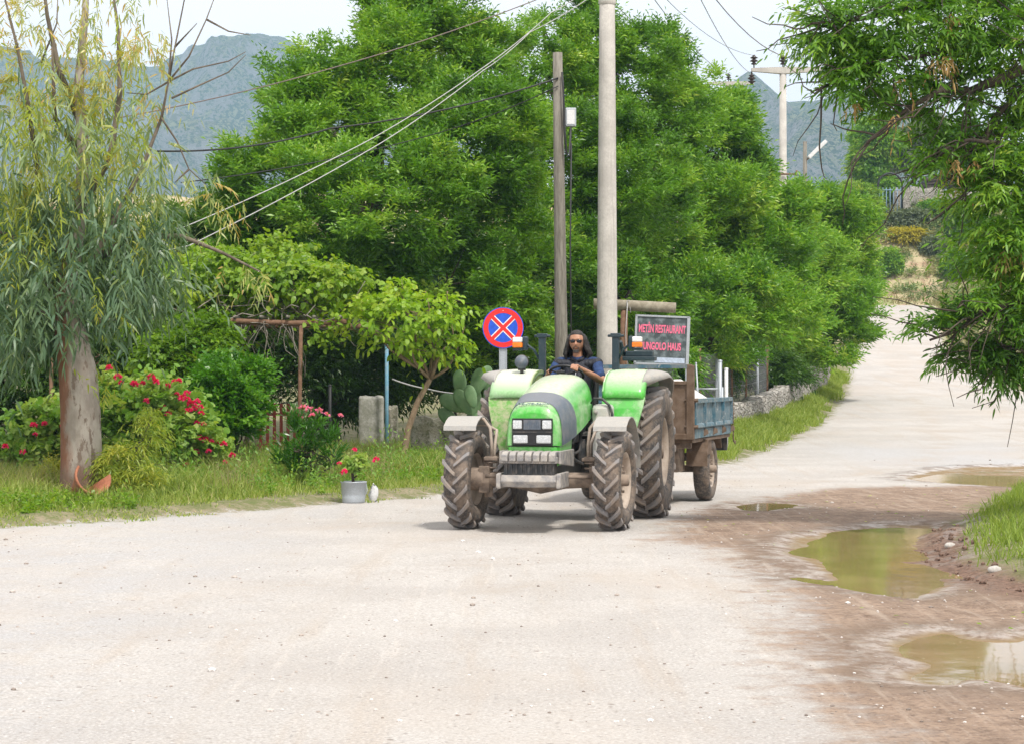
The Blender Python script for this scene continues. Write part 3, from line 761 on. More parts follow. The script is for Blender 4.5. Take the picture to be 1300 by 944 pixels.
# rear mudguards: front panel, rounded cap, grey flared lip
PT = [(.80, .60), (.85, .80), (.875, 1.0), (.86, 1.18), (.81, 1.34), (.74, 1.47)]
CAPP = [(.775, 1.46), (.745, 1.54), (.65, 1.65), (.48, 1.735), (.26, 1.785), (0, 1.795), (-.28, 1.755), (-.52, 1.66), (-.7, 1.52)]
for s_ in (-1, 1):
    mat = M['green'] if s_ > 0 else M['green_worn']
    m = MB()
    yo = [.72, .78, .84, .89, .93, .95]; yi = [.50, .48, .46, .45, .44, .44]
    m.plate(PT, [s_ * a for a in yi], [s_ * a for a in yo], .03 if True else 0)
    m.plate([(x - .02, z) for x, z in PT] + CAPP[1:], s_ * .435, s_ * .45, .03)
    # inner wall
    m.add([(0.0, s_ * .44, .55)] + [(x, s_ * .44, z) for x, z in PT + CAPP[1:]], [(0, i, i + 1) for i in range(1, len(PT) + len(CAPP) - 1)])
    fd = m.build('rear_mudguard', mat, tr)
    m = MB(); rings = []
    for (x, z) in CAPP:
        ring = []
        for y, dz in ((.43, -.05), (.445, -.012), (.49, .0), (.60, .008), (.75, .008), (.88, 0), (.93, -.02), (.95, -.06)):
            nx, nz = x - 0, z - .80; l = math.hypot(nx, nz); ring.append((x + nx / l * dz, s_ * y, z + nz / l * dz))
        rings.append(ring)
    m.loft(rings, False, False, True)
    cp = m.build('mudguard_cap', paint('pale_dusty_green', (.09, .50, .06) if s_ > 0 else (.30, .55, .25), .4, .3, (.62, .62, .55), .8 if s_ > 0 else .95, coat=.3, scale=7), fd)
    so_ = cp.modifiers.new('t', 'SOLIDIFY'); so_.thickness = .015
    m = MB(); rings = []
    for k, (x, z) in enumerate(CAPP[2:]):
        ring = []; f0 = [0, .6, 1, 1, 1, .9, .7][k]
        for y, dz in ((.90, .004), (.96, .0), (1.04, -.01), (1.12, -.035), (1.16, -.09)):
            y_ = .90 + (y - .90) * f0
            nx, nz = x - 0, z - .80; l = math.hypot(nx, nz); ring.append((x + nx / l * dz, s_ * y_, z + nz / l * dz))
        rings.append(ring)
    m.loft(rings, False, False, True); lp = m.build('mudguard_lip', M['fender_dust'], fd)
    so_ = lp.modifiers.new('t', 'SOLIDIFY'); so_.thickness = .018
M['decal'] = plain('worn_orange_decal', (.55, .40, .25), .7)
MB().box((.884, .78, 1.20), (.004, .12, .045)).build('sticker', M['decal'], tr)
# tank with rail, step plate
m = MB(); m.box((1.05, .50, 1.02), (.34, .22, .74)); m.build('fuel_tank', M['tank'], tr, bevel=.05)
m = MB(); m.tube([(1.20, .385, 1.40), (1.22, .42, 1.455), (1.22, .52, 1.45), (1.22, .60, 1.38), (1.22, .635, 1.28), (1.22, .635, .68)], .016, 8); m.build('tank_rail', M['dark'], tr)
m = MB()
for y, z in ((.44, 1.30), (.55, 1.18), (.58, .88)): MB().lathe([(0, .02), (.026, .02), (.026, 0)], 12, 'x', (1.222, y, z)).build('bolt', M['cast'], tr)
m = MB(); m.box((1.0, -.50, 1.0), (.3, .2, .6)); m.build('battery_box', M['dark'], tr, bevel=.03)
m = MB(); m.box((.45, 0, 1.0), (.9, .88, .03)); m.box((.6, .55, .55), (.25, .22, .03)); m.box((.6, -.55, .55), (.25, .22, .03)); m.build('floor_plate', M['dark'], tr)
m = MB(); m.loft([[(.98, -.26, 1.1), (.98, .26, 1.1), (.98, .26, 1.66), (.98, -.26, 1.66)], [(.86, -.20, 1.1), (.86, .20, 1.1), (.86, .20, 1.66), (.86, -.20, 1.66)]], True, True, False)
m.build('dashboard', M['black'], tr, bevel=.03)
# steering wheel
stc = Vector((.74, 0, 1.735)); ax = Vector((-.5, 0, .87)).normalized(); u1 = Vector((0, 1, 0)); u2 = ax.cross(u1)
m = MB(); pts = [stc + (u1 * math.cos(a) + u2 * math.sin(a)) * .205 for a in np.linspace(0, 2 * math.pi, 33)]
m.tube(pts, .016, 8, cap=False)
for a in (R(90), R(210), R(330)): m.tube([stc, stc + (u1 * math.cos(a) + u2 * math.sin(a)) * .2], .012, 6)
m.tube([stc - ax * .3, stc + ax * .01], [.03, .035], 10)
m.build('steering_wheel', M['black'], tr)
MB().box((.99, -.02, 1.765), (.09, .10, .04)).build('exhaust_cap', M['black'], tr, bevel=.015)
# seat
m = MB(); m.box((-.02, 0, 1.22), (.46, .46, .12)); m.build('seat', M['seat'], tr, bevel=.04)
m = MB(); m.box((-.27, 0, 1.48), (.10, .44, .44), Matrix.Rotation(R(-10), 3, 'Y')); m.build('backrest', M['seat'], tr, bevel=.04)
m = MB(); m.box((-.02, 0, 1.09), (.3, .3, .16)); m.build('seat_base', M['dark'], tr)
# folded roll bar: posts, hinge, top hoop lying back
m = MB()
for s_ in (-1, 1):
    m.box((-.12, s_ * .46, 1.60), (.075, .085, 1.26)); m.box((-.12, s_ * .46, 2.215), (.10, .12, .05))
    m.tube([(-.12, s_ * .56, 2.21), (-.12, s_ * .36, 2.21)], .018, 8)
m.box((-.12, 0, 1.05), (.1, 1.0, .1)); m.build('roll_bar', M['teal'], tr, bevel=.01)
m = MB()
m.tube([(-.20, .50, 2.14), (-.32, .52, 2.0), (-.62, .5, 1.93)], .03, 8)
m.box((-.36, .72, 1.93), (.22, .40, .05)); m.box((-.36, .72, 1.99), (.14, .34, .07)); m.build('folded_canopy', M['teal'], tr, bevel=.01)
for s_ in (-1, 1):
    m = MB(); m.tube([(-.10, s_ * .50, 1.93), (-.08, s_ * .56, 2.04), (-.06, s_ * .64, 2.10), (-.04, s_ * .70, 2.11)], .016, 8)
    arm = m.build('lamp_arm', M['teal'], tr)
    MB().box((-.06, s_ * .665, 2.12), (.10, .07, .17)).build('lamp_housing', M['teal'], arm, bevel=.02)
    yy = s_ * .745
    MB().box((0, yy, 2.162), (.09, .12, .066)).build('lamp_lens', M['white_lens'], arm, bevel=.015)
    MB().box((0.002, yy, 2.097), (.09, .122, .060)).build('lamp_lens', M['orange'], arm, bevel=.01)
    MB().box((-.03, yy, 2.045), (.08, .12, .03)).build('lamp_base', M['teal'], arm)
m = MB(); m.ball((.45, -.60, 1.89), (.06, .085, .085), 16, 10); m.tube([(.45, -.60, 1.74), (.45, -.60, 1.83)], .022, 8); m.box((.45, -.60, 1.80), (.03, .09, .03))
wl = m.build('work_lamp', M['dark'], tr); MB().lathe([(0, .0), (.078, -.012), (.082, -.03)], 18, 'x', (.515, -.60, 1.885)).build('lamp_glass', M['screen'], wl)
m = MB(); m.box((-.55, 0, .55), (.5, .1, .06)); m.tube([(-.2, .35, .6), (-.8, .42, .45)], .03, 8); m.tube([(-.2, -.35, .6), (-.8, -.42, .45)], .03, 8); m.build('tow_hitch', M['dark'], tr)
MB().tube([(1.1, .26, 1.62), (1.1, .40, 1.2)], .012, 6).build('control_lever', M['dark'], tr)
m = MB(); m.tube([(.3, .33, 1.0), (.42, .36, 1.35)], .012, 6); m.ball((.42, .36, 1.37), .025); m.build('control_lever', M['dark'], tr)
# ================================================================== driver (tractor's own frame: x forwards, y to his left)
def skin_mesh(chains, **k):
    """limbs as smoothly tapering elliptical tubes with round ends, later fused into one surface"""
    m = MB()
    for ch in chains:
        P = [Vector(p) for p, r in ch]; Q = [Vector(r) if hasattr(r, '__len__') else Vector((r, r)) for p, r in ch]
        def cr(A, i, t):
            p0 = A[max(i - 1, 0)]; p1 = A[i]; p2 = A[i + 1]; p3 = A[min(i + 2, len(A) - 1)]
            return .5 * ((2 * p1) + (p2 - p0) * t + (2 * p0 - 5 * p1 + 4 * p2 - p3) * t * t + (3 * p1 - p0 - 3 * p2 + p3) * t ** 3)
        pts = []; rad = []
        for i in range(len(P) - 1):
            for q in range(6): pts.append(cr(P, i, q / 6)); rad.append(cr(Q, i, q / 6))
        pts.append(P[-1]); rad.append(Q[-1])
        # round caps
        def capped(pt, d, r): return [(pt + d * (min(r) * math.sin(a)), r * max(.05, math.cos(a))) for a in (.4, .8, 1.2, 1.5)]
        d0 = (pts[0] - pts[1]).normalized(); d1 = (pts[-1] - pts[-2]).normalized()
        pre = capped(pts[0], d0, rad[0])[::-1]; post = capped(pts[-1], d1, rad[-1])
        allp = [a for a, b in pre] + pts + [a for a, b in post]; allr = [b for a, b in pre] + rad + [b for a, b in post]
        rings = []; prev = None
        for i, p in enumerate(allp):
            tg = (allp[min(i + 1, len(allp) - 1)] - allp[max(i - 1, 0)]).normalized()
            ref = Vector((0, 1, 0)) if abs(tg.y) < .75 else Vector((1, 0, 0))
            if prev is None: prev = ref if abs(tg.y) < .75 else Vector((0, 0, 1))
            a = (prev - tg * prev.dot(tg)).normalized(); prev = a; b = tg.cross(a)
            rings.append([p + a * (allr[i][1] * math.cos(w)) + b * (allr[i][0] * math.sin(w)) for w in [2 * math.pi * k_ / 16 for k_ in range(16)]])
        m.loft(rings)
    return m.v, m.f
def remeshed(name, mb, mat, voxel, parent=None, smooth=3, keep=.9):
    me = bpy.data.meshes.new(name); me.from_pydata(mb.v, [], mb.f); me.update()
    bm = bmesh.new(); bm.from_mesh(me); bmesh.ops.recalc_face_normals(bm, faces=bm.faces); bm.to_mesh(me); bm.free()
    ob = bpy.data.objects.new('tmp', me); COL.objects.link(ob)
    r = ob.modifiers.new('r', 'REMESH'); r.mode = 'VOXEL'; r.voxel_size = voxel; r.use_smooth_shade = True
    s_ = ob.modifiers.new('s', 'SMOOTH'); s_.iterations = smooth; s_.factor = .5
    bpy.context.view_layer.update()
    out = bpy.data.meshes.new_from_object(ob.evaluated_get(bpy.context.evaluated_depsgraph_get()))
    bpy.data.objects.remove(ob)
    bm = bmesh.new(); bm.from_mesh(out); seen = set(); comps = []
    for v0 in bm.verts:
        if v0.index in seen: continue
        st = [v0]; seen.add(v0.index); cp = []
        while st:
            q = st.pop(); cp.append(q)
            for e in q.link_edges:
                w_ = e.other_vert(q)
                if w_.index not in seen: seen.add(w_.index); st.append(w_)
        comps.append(cp)
    big = max(len(c_) for c_ in comps)
    for c_ in comps:
        if len(c_) < big * keep: bmesh.ops.delete(bm, geom=c_, context='VERTS')
    bm.to_mesh(out); bm.free(); out.name = name; out.materials.clear(); out.materials.append(mat)
    for p in out.polygons: p.use_smooth = True
    o = bpy.data.objects.new(name, out); COL.objects.link(o)
    if parent: o.parent = parent
    return o
t = NT('tanned_skin'); n = t.noise(30, 4, .6, t.obj())
SKIN = t.pbr(t.mix(t.sstep(n, .3, .7), (.42, .22, .14), (.34, .165, .10)), .5)
t.b.inputs['Subsurface Weight'].default_value = .08; t.b.inputs['Subsurface Radius'].default_value = (.02, .008, .004)
t = NT('black_hair'); n = t.noise(1, 4, .7, t.obj((90, 90, 6)))
HAIRM = t.pbr(t.mix(t.sstep(n, .4, .65), (.006, .005, .005), (.028, .02, .016)), .55, 0, t.bump(n, 1.0, .006)); BEARD = plain('greying_beard', (.05, .042, .038), .8)
def cloth(name, col, r, sc=9):
    t = NT(name); n = t.noise(sc, 4, .55, t.obj((1, 1, .6)), dist=1.2); return t.pbr(t.mix(t.sstep(n, .3, .7), tuple(c * .7 for c in col), tuple(c * 1.2 for c in col)), r, 0, t.bump(n, 1.0, .03))
NAVY = cloth('navy_cotton', (.022, .05, .14), .9); VEST = cloth('black_quilted_vest', (.013, .015, .025), .6, 12); JEANS = plain('dark_trousers', (.016, .018, .025), .9); SHOE = plain('dark_shoes', (.02, .017, .015), .6)
hip = Vector((0, 0, 1.36)); chest = Vector((-.06, 0, 1.70)); neck0 = Vector((-.05, 0, 1.90)); HC = Vector((-.005, -.004, 2.140))
shL, elL, haL = Vector((-.04, .225, 1.875)), Vector((.18, .345, 1.655)), Vector((.60, .16, 1.765))
shR, elR, haR = Vector((-.04, -.225, 1.875)), Vector((.16, -.37, 1.63)), Vector((.60, -.175, 1.735))
def rimpt(a): return stc + (u1 * math.cos(a) + u2 * math.sin(a)) * .205
_sg = 1 if u2.x > 0 else -1
rL, rR = rimpt(_sg * R(48)), rimpt(math.pi - _sg * R(5))
haL = rL + (elL - rL).normalized() * .085 + ax * .03; haR = rR + (elR - rR).normalized() * .085 + ax * .03
torso = [(hip, (.13, .15)), ((-.03, 0, 1.53), (.115, .145)), (chest, (.125, .165)), ((-.055, 0, 1.82), (.105, .16)), (neck0, (.066, .078)), ((-.04, 0, 1.965), (.062, .062)), ((-.025, 0, 2.07), (.06, .058))]
armL = [((-.055, 0, 1.82), (.10, .13)), ((-.05, .13, 1.865), .07), (shL, .062), (shL.lerp(elL, .5), .052), (elL, .042), (elL.lerp(haL, .35), .042), (elL.lerp(haL, .85), .028), (haL, .024)]
armR = [((-.055, 0, 1.82), (.10, .13)), ((-.05, -.13, 1.865), .07), (shR, .062), (shR.lerp(elR, .5), .052), (elR, .042), (elR.lerp(haR, .35), .042), (elR.lerp(haR, .85), .028), (haR, .024)]
legs = []
for s_ in (-1, 1):
    legs.append([(hip, (.13, .15)), ((.05, s_ * .10, 1.35), .09), ((.26, s_ * .14, 1.36), .080), ((.47, s_ * .17, 1.37), .062), ((.56, s_ * .16, 1.22), .055), ((.62, s_ * .15, 1.08), .042)])
bd = MB()
V, Fc = skin_mesh([torso, armL, armR] + legs); bd.add(V, Fc)
# head
def head_pts():
    vs = []; seg, rg = 40, 30
    for i in range(rg + 1):
        a = math.pi * i / rg
        for k in range(seg):
            b = 2 * math.pi * k / seg
            x, y, z = math.sin(a) * math.cos(b), math.sin(a) * math.sin(b), math.cos(a)      # x: face
            X, Y, Z = x * .100, y * .086, z * .122
            if z < 0:
                j = -z; Y *= 1 - .28 * j ** 1.5; X = X * (1 - .12 * j) + .012 * j * (x > 0)
            if x > 0:
                fl = math.exp(-(Y / .06) ** 2)
                X = min(X, .088 + .004 * fl)
                X += .010 * math.exp(-((Z - .030) / .010) ** 2) * math.exp(-(Y / .05) ** 2)               # brow
                for e in (-1, 1): X -= .012 * math.exp(-((Z - .010) / .012) ** 2 - ((Y - e * .031) / .016) ** 2)   # eye sockets
                for e in (-1, 1): X += .006 * math.exp(-((Z + .02) / .018) ** 2 - ((Y - e * .042) / .018) ** 2)    # cheeks
                X += .007 * math.exp(-((Z + .060) / .007) ** 2 - (Y / .024) ** 2) + .007 * math.exp(-((Z + .073) / .007) ** 2 - (Y / .022) ** 2)  # lips
                X -= .004 * math.exp(-((Z + .0665) / .003) ** 2 - (Y / .024) ** 2)
                X += .010 * math.exp(-((Z + .105) / .014) ** 2 - (Y / .025) ** 2)                          # chin
            vs.append((X, Y, Z))
    fs = []
    for i in range(rg):
        for k in range(seg):
            k2 = (k + 1) % seg; fs.append((i * seg + k, (i + 1) * seg + k, (i + 1) * seg + k2, i * seg + k2))
    return vs, fs
HR = Matrix.Rotation(R(3), 3, 'Z') @ Matrix.Rotation(R(4), 3, 'Y')
def hd(p): return HC + HR @ (Vector(p) * 1.13)
V, Fc = head_pts(); bd.add([hd(p) for p in V], Fc)
bd.loft([[hd(p) for p in r] for r in ([(.080, -.006, .022), (.080, .006, .022), (.094, .004, .022), (.094, -.004, .022)], [(.080, -.010, .0), (.080, .010, .0), (.104, .006, 0), (.104, -.006, 0)], [(.08, -.017, -.026), (.08, .017, -.026), (.118, .009, -.026), (.118, -.009, -.026)], [(.08, -.016, -.036), (.08, .016, -.036), (.112, .009, -.038), (.112, -.009, -.038)])])
for e in (-1, 1):
    bd.ball(hd((.0, e * .079, .0)), (.018, .009, .032), 10, 8)
# hands: palm and five bent fingers closed on the rim of the wheel
def hand(wrist, c0, side):
    w_ = Vector(wrist); tan = (c0 - stc).cross(ax).normalized()
    fwd = (c0 - w_); fwd = (fwd - tan * fwd.dot(tan) * .4).normalized()
    if tan.y * side < 0: tan = -tan            # tan points to the little-finger side for a palm-down hand
    pc = c0 + ax * .030 - fwd * .012
    bd.add(*skin_mesh([[(w_, .025), (w_.lerp(pc, .5), (.022, .032)), (pc, (.017, .038))]]))
    for k in range(4):
        off = tan * ((k - 1.5) * .0215); ln = (1.0, 1.12, 1.05, .84)[k]
        bd.add(*skin_mesh([[(pc + off, .0108), (c0 + off + fwd * .028 * ln + ax * .024, .0098), (c0 + off + fwd * .036 * ln - ax * .006, .0090), (c0 + off + fwd * .010 - ax * .027, .0080)]]))
    bd.add(*skin_mesh([[(w_.lerp(pc, .45) - tan * .022, .0135), (pc - tan * .052 - ax * .012, .0115), (c0 - tan * .060 - ax * .022 + fwd * .01, .0095)]]))
hand(haL, rL, 1); hand(haR, rR, -1)
drv = remeshed('person', bd, SKIN, .0055, None, 2)
tag(drv, 'long-haired man in dark sunglasses, navy shirt and black vest steering the green tractor', 'person')
drv.location = TR_LOC; drv.rotation_euler = (0, 0, TR_RZ)
# hair: a cap behind the hairline and long locks to the shoulders
h = MB()
V, Fc = head_pts(); cap = []
for p in V:
    x, y, z = p; k = 1.13 if x < .05 else 1.10
    cap.append((x * k - .006, y * 1.14, z * 1.10 + .004))
keep = []
for f_ in Fc:
    c = sum((Vector(cap[i]) for i in f_), Vector()) / len(f_)
    hl = .062 - .25 * max(0, -c.x)                # hairline height falls towards the back
    if c.z > (.062 if c.x > .045 else (-.01 if c.x > .0 else -.09)) : keep.append(f_)
inner = [(x * .86, y * .86, z * .86) for x, y, z in cap]
n0 = len(cap)
rg_ = random.Random(3)
h.ball(hd((-.024, 0, .030)), (.090, .090, .106), 24, 16)
h.ball(hd((.004, 0, .068)), (.084, .082, .064), 24, 16)
for k in range(34):
    a = R(60 + k * (240 / 33)); x, y = math.cos(a), math.sin(a); wv = rg_.uniform(-.012, .012); wd_ = .018 + .02 * abs(y)
    pts = [hd((x * .075 - .012, y * .074, .075)), hd((x * .094 - .014, y * .094, .02 + wv)), hd((x * .100 - .020, y * (.104 + wv), -.04)), hd((x * .108 - .028 - wv, y * (.112 + wd_ * .5), -.095)), hd((x * .11 - .03 + wv, y * (.112 + wd_ - wv), -.14)), hd((x * .10 - .03, y * (.108 + wd_ * .7), -.175 - rg_.uniform(0, .03)))]
    h.tube(pts, [.014, .021, .023, .024, .018, .005], 7)
remeshed('hair', h, HAIRM, .005, drv, 2)
# beard and moustache
def face_x(y, z): return .0935 - (y / .06) ** 2 * .018
b_ = MB()
for y in np.linspace(-.024, .024, 7): b_.ball(hd((face_x(y, 0) - .002, y, -.052 - abs(y) * .25)), (.007, .006, .005), 6, 5)
for sg in (-1, 1):
    for q in range(5): b_.ball(hd((.088 - q * .001, sg * (.026 + .001 * q), -.060 - q * .010)), (.007, .006, .008), 6, 5)
for y in np.linspace(-.024, .024, 6):
    for z in (-.092, -.103, -.113): b_.ball(hd((.094 - (y / .06) ** 2 * .02, y, z)), (.010, .007, .009), 6, 5)
remeshed('beard', b_, BEARD, .0035, drv, 1, .1)
g_ = MB()
for sg in (-1, 1):
    rings = []
    for k, (dx, rr_) in enumerate(((0, .6), (.003, 1), (.007, 1), (.011, .7))):
        ring = []
        for j in range(16):
            a = 2 * math.pi * j / 16; ca, sa = math.cos(a), math.sin(a)
            yy = sg * (.034 + .030 * rr_ * math.copysign(abs(ca) ** .8, ca)); zz = .008 + .019 * rr_ * math.copysign(abs(sa) ** .8, sa) - .003 * (ca > .3)
            ring.append(hd((.087 + dx - ((abs(yy) - .02) ** 2) * 4, yy, zz)))
        rings.append(ring)
    g_.loft(rings)
    g_.tube([hd((.088, sg * .060, .016)), hd((.05, sg * .083, .014)), hd((.0, sg * .088, .006))], .0035, 6)
g_.tube([hd((.100, -.010, .014)), hd((.104, 0, .016)), hd((.100, .010, .014))], .003, 6)
g_.build('sunglasses', plain('dark_sunglass_lens', (.006, .007, .012), .08), drv)
# clothes
c_ = MB()
def slv(sh, el_, s_): return [((-.05, s_ * .10, 1.865), .075), (sh, .072), (sh.lerp(el_, .45), .064), (sh.lerp(el_, .68), .062)]
c_.add(*skin_mesh([[(hip, (.14, .16)), ((-.03, 0, 1.53), (.125, .155)), (chest, (.135, .175)), ((-.055, 0, 1.84), (.105, .15)), ((-.05, 0, 1.91), (.08, .09))], slv(shL, elL, 1), slv(shR, elR, -1)]))
remeshed('shirt', c_, NAVY, .009, drv, 3)
c_ = MB()
c_.add(*skin_mesh([[(hip + Vector((0, 0, -.02)), (.165, .185)), ((-.02, 0, 1.50), (.150, .18)), ((-.05, 0, 1.68), (.155, .20)), ((-.055, 0, 1.80), (.135, .19)), ((-.06, 0, 1.87), (.10, .12))],
    [((-.055, .05, 1.86), (.095, .07)), ((-.05, .15, 1.865), (.095, .072)), ((-.045, .245, 1.872), (.095, .070))], [((-.055, -.05, 1.86), (.095, .07)), ((-.05, -.15, 1.865), (.095, .072)), ((-.045, -.245, 1.872), (.095, .070))]]))
vs_ = remeshed('vest', c_, VEST, .009, drv, 3)
m = MB(); m.tube([(.068, .0, 1.85), (.098, 0, 1.76), (.108, 0, 1.68), (.132, 0, 1.50)], .005, 6); m.build('zip', M['chrome'], vs_)
m = MB(); m.tube([(.035, .012, 1.895), (.02, .06, 1.92), (-.04, .085, 1.945), (-.11, .05, 1.955), (-.125, 0, 1.957), (-.11, -.05, 1.955), (-.04, -.085, 1.945), (.02, -.06, 1.92), (.035, -.012, 1.895)], .018, 8); m.build('collar', VEST, vs_)
c_ = MB(); c_.add(*skin_mesh([[(p if isinstance(p, Vector) else Vector(p), (r[0] + .02, r[1] + .02) if hasattr(r, '__len__') else r + .018) for p, r in lg] for lg in legs]))
remeshed('trousers', c_, JEANS, .010, drv, 2, .5)
for s_ in (-1, 1):
    m = MB(); m.add(*skin_mesh([[((.60, s_ * .15, 1.09), .05), ((.68, s_ * .15, 1.05), .042), ((.79, s_ * .15, 1.045), .034)]])); m.build('shoe', SHOE, drv)
# ================================================================== trailer
M['blue'] = paint('worn_blue_steel', (.035, .13, .19), .6, .45, (.28, .27, .25), .4, scale=6, chips=(.30, .33, .34))
M['blue2'] = paint('scuffed_blue_panel', (.045, .135, .19), .6, .5, (.27, .28, .27), .3, scale=7, chips=(.42, .46, .48))
M['brown'] = paint('brown_rusty_frame', (.12, .075, .045), .75, .5, (.22, .16, .12), .3, scale=8)
TL_LOC = (1.91, 29.7, 0); TL_RZ = R(-105)
tl = thing('trailer', 'blue two-wheeled tipping trailer with a brown front frame, hitched behind the green tractor', 'trailer', TL_LOC, TL_RZ)
XF, XR, YW, Z0, Z1 = 1.35, -1.75, .86, .89, 1.41
for s_ in (-1, 1):
    wheel('t', tl, (0, s_ * .80, .44), .44, .22, .25, 0, .004, s_)
m = MB(); m.box((-.2, 0, Z0 - .03), (XF - XR, 2 * YW, .05)); m.build('bed', M['brown'], tl, bevel=.006)
for s_ in (-1, 1):
    m = MB(); y = s_ * YW
    m.box((-.2, y, Z0 + .06), (XF - XR, .035, .12)); m.box((-.2, y, (Z0 + Z1) / 2 + .06), (XF - XR, .018, .36)); m.box((-.2, y + s_ * .012, Z1 - .02), (XF - XR, .06, .06))
    m.loft([[(XF, y + s_ * .01, Z0 + .12), (XR, y + s_ * .01, Z0 + .12), (XR, y + s_ * .045, Z0 + .145), (XF, y + s_ * .045, Z0 + .145)], [(XF, y + s_ * .01, Z0 + .20), (XR, y + s_ * .01, Z0 + .20), (XR, y + s_ * .03, Z0 + .19), (XF, y + s_ * .03, Z0 + .19)]])
    sb = m.build('side_board', M['blue2'], tl, bevel=.004)
    n = 5
    for k in range(n):
        x = XF - .03 - (XF - XR - .06) * k / (n - 1)
        m = MB(); m.loft([[(x - .035, y, Z0 + .14), (x + .035, y, Z0 + .14), (x + .022, y + s_ * .05, Z0 + .14), (x - .022, y + s_ * .05, Z0 + .14)], [(x - .035, y, Z1 - .03), (x + .035, y, Z1 - .03), (x + .022, y + s_ * .05, Z1 - .03), (x - .022, y + s_ * .05, Z1 - .03)]], True, True, False)
        m.build('rib', M['blue'], sb, bevel=.004)
        if 0 < k < n:
            m = MB(); m.loft([[(x - .03, y + s_ * .02, Z0 + .02), (x + .03, y + s_ * .02, Z0 + .02), (x, y + s_ * .02, Z0 + .13)], [(x - .03, y + s_ * .075, Z0 + .05), (x + .03, y + s_ * .075, Z0 + .05), (x, y + s_ * .075, Z0 + .10)]], True, True, False)
            m.build('latch', M['brown'], sb)
m = MB(); m.box((XR - .01, 0, (Z0 + Z1) / 2 + .02), (.03, 2 * YW, .48)); m.build('tailboard', M['blue'], tl, bevel=.005)
# front frame: solid lower panel, open window, header
m = MB()
for s_ in (-1, 1): m.box((XF + .03, s_ * (YW - .02), 1.37), (.08, .10, .98))
m.box((XF + .03, 0, 1.845), (.07, 1.72, .055)); m.box((XF + .03, 0, 1.63), (.07, 1.60, .05)); m.box((XF + .03, 0, .92), (.07, 1.62, .08)); m.box((XF + .03, .0, 1.27), (.05, .07, .70))
m.build('front_frame', M['brown'], tl, bevel=.008)
MB().box((XF + .03, -.27, 1.27), (.02, 1.12, .68)).build('front_board', M['blue'], tl); MB().box((XF + .03, .56, 1.27), (.02, .54, .68)).build('front_board', M['brown'], tl)
m = MB(); m.box((XF + .075, .20, 1.845), (.012, 1.20, .05)); m.build('blue_rail', M['blue'], tl)
for z in (1.40, 1.05):
    m = MB(); m.tube([(XF + .04, YW - .1, z), (XF + .04, YW + .08, z)], .02, 8); m.tube([(XF + .04, YW + .02, z - .05), (XF + .04, YW + .02, z + .05)], .014, 6); m.box((XF - .06, YW + .04, z), (.2, .02, .05)); m.build('hinge', M['brown'], tl)
m = MB()
for s_ in (-1, 1): m.box((-.1, s_ * .42, .78), (2.9, .09, .14))
for x in (-1.3, -.5, .3, 1.1): m.box((x, 0, .80), (.07, 1.6, .09))
m.tube([(0, -.72, .44), (0, .72, .44)], .05, 10); m.box((0, .5, .6), (.8, .08, .10)); m.box((0, -.5, .6), (.8, .08, .10))
m.loft([[(1.3, .37, .70), (1.3, .47, .70), (1.3, .47, .82), (1.3, .37, .82)], [(2.55, -.04, .52), (2.55, .04, .52), (2.55, .04, .60), (2.55, -.04, .60)]])
m.loft([[(1.3, -.47, .70), (1.3, -.37, .70), (1.3, -.37, .82), (1.3, -.47, .82)], [(2.55, -.04, .52), (2.55, .04, .52), (2.55, .04, .60), (2.55, -.04, .60)]])
m.box((.75, 0, .60), (.5, 1.2, .34)); m.tube([(2.5, 0, .56), (2.62, 0, .56)], .05, 8)
m.build('chassis', M['dirty_metal'], tl, bevel=.008)
for s_ in (-1, 1):
    m = MB(); m.plate([(.62, .50), (.60, .70), (.52, .865), (0, .872), (-.52, .865), (-.60, .72)], s_ * .64, s_ * .93, .02); m.build('mudguard', M['brown'], tl)
    MB().box((.36, s_ * .90, .755), (.36, .03, .20)).build('mudguard_side', M['brown'], tl)
    m = MB(); m.box((-1.70, s_ * .72, .74), (.05, .22, .20)); m.build('tail_bracket', M['dark'], tl, bevel=.01)
m = MB(); rg = random.Random(4); z = 1.36; pts = []
while z > .80:
    pts.append((XR + .02 + .01 * math.sin(z * 30), YW + .05 + rg.uniform(-.006, .006), z)); z -= .03
pts += [(XR + .02, YW + .06, .77), (XR - .03, YW + .07, .745), (XR - .06, YW + .07, .78)]
m.tube(pts, .011, 5)
for p in pts[::2]: m.ball(p, (.016, .012, .02), 6, 4)
m.build('chain', M['brown'], tl)
# load of white sand
t = NT('white_sand'); n = t.noise(60, 5, .7, t.obj()); SAND = t.pbr(t.mix(t.sstep(n, .3, .7), (.80, .78, .76), (.62, .60, .57)), .95, 0, t.bump(n, .6, .01))
m = MB(); nx_, ny_ = 34, 22; vs = []
for i in range(nx_ + 1):
    for j in range(ny_ + 1):
        x = XR + .03 + (XF - XR - .06) * i / nx_; y = -(YW - .02) + 2 * (YW - .02) * j / ny_
        r_ = math.hypot((x - .55) / 1.9, (y - .60) / .9); r2 = math.hypot((x - .9) / .9, (y + .2) / .8)
        z = 1.34 + .36 * max(0, 1 - r_) ** .9 + .24 * max(0, 1 - r2) + .02 * mnoise.noise(Vector((x * 4, y * 4, 0)))
        eg = min((YW - .02 - abs(y)) / .30, (XF - .05 - x) / .10, (x - XR) / .35, 1); eg = max(0, eg) ** .7; z = 1.31 + (z - 1.31) * (.12 + .88 * eg)
        if j in (0, ny_) or i in (0, nx_): z = .95
        vs.append((x, y, z))
fs = [(i * (ny_ + 1) + j, (i + 1) * (ny_ + 1) + j, (i + 1) * (ny_ + 1) + j + 1, i * (ny_ + 1) + j + 1) for i in range(nx_) for j in range(ny_)]
m.add(vs, fs, True)
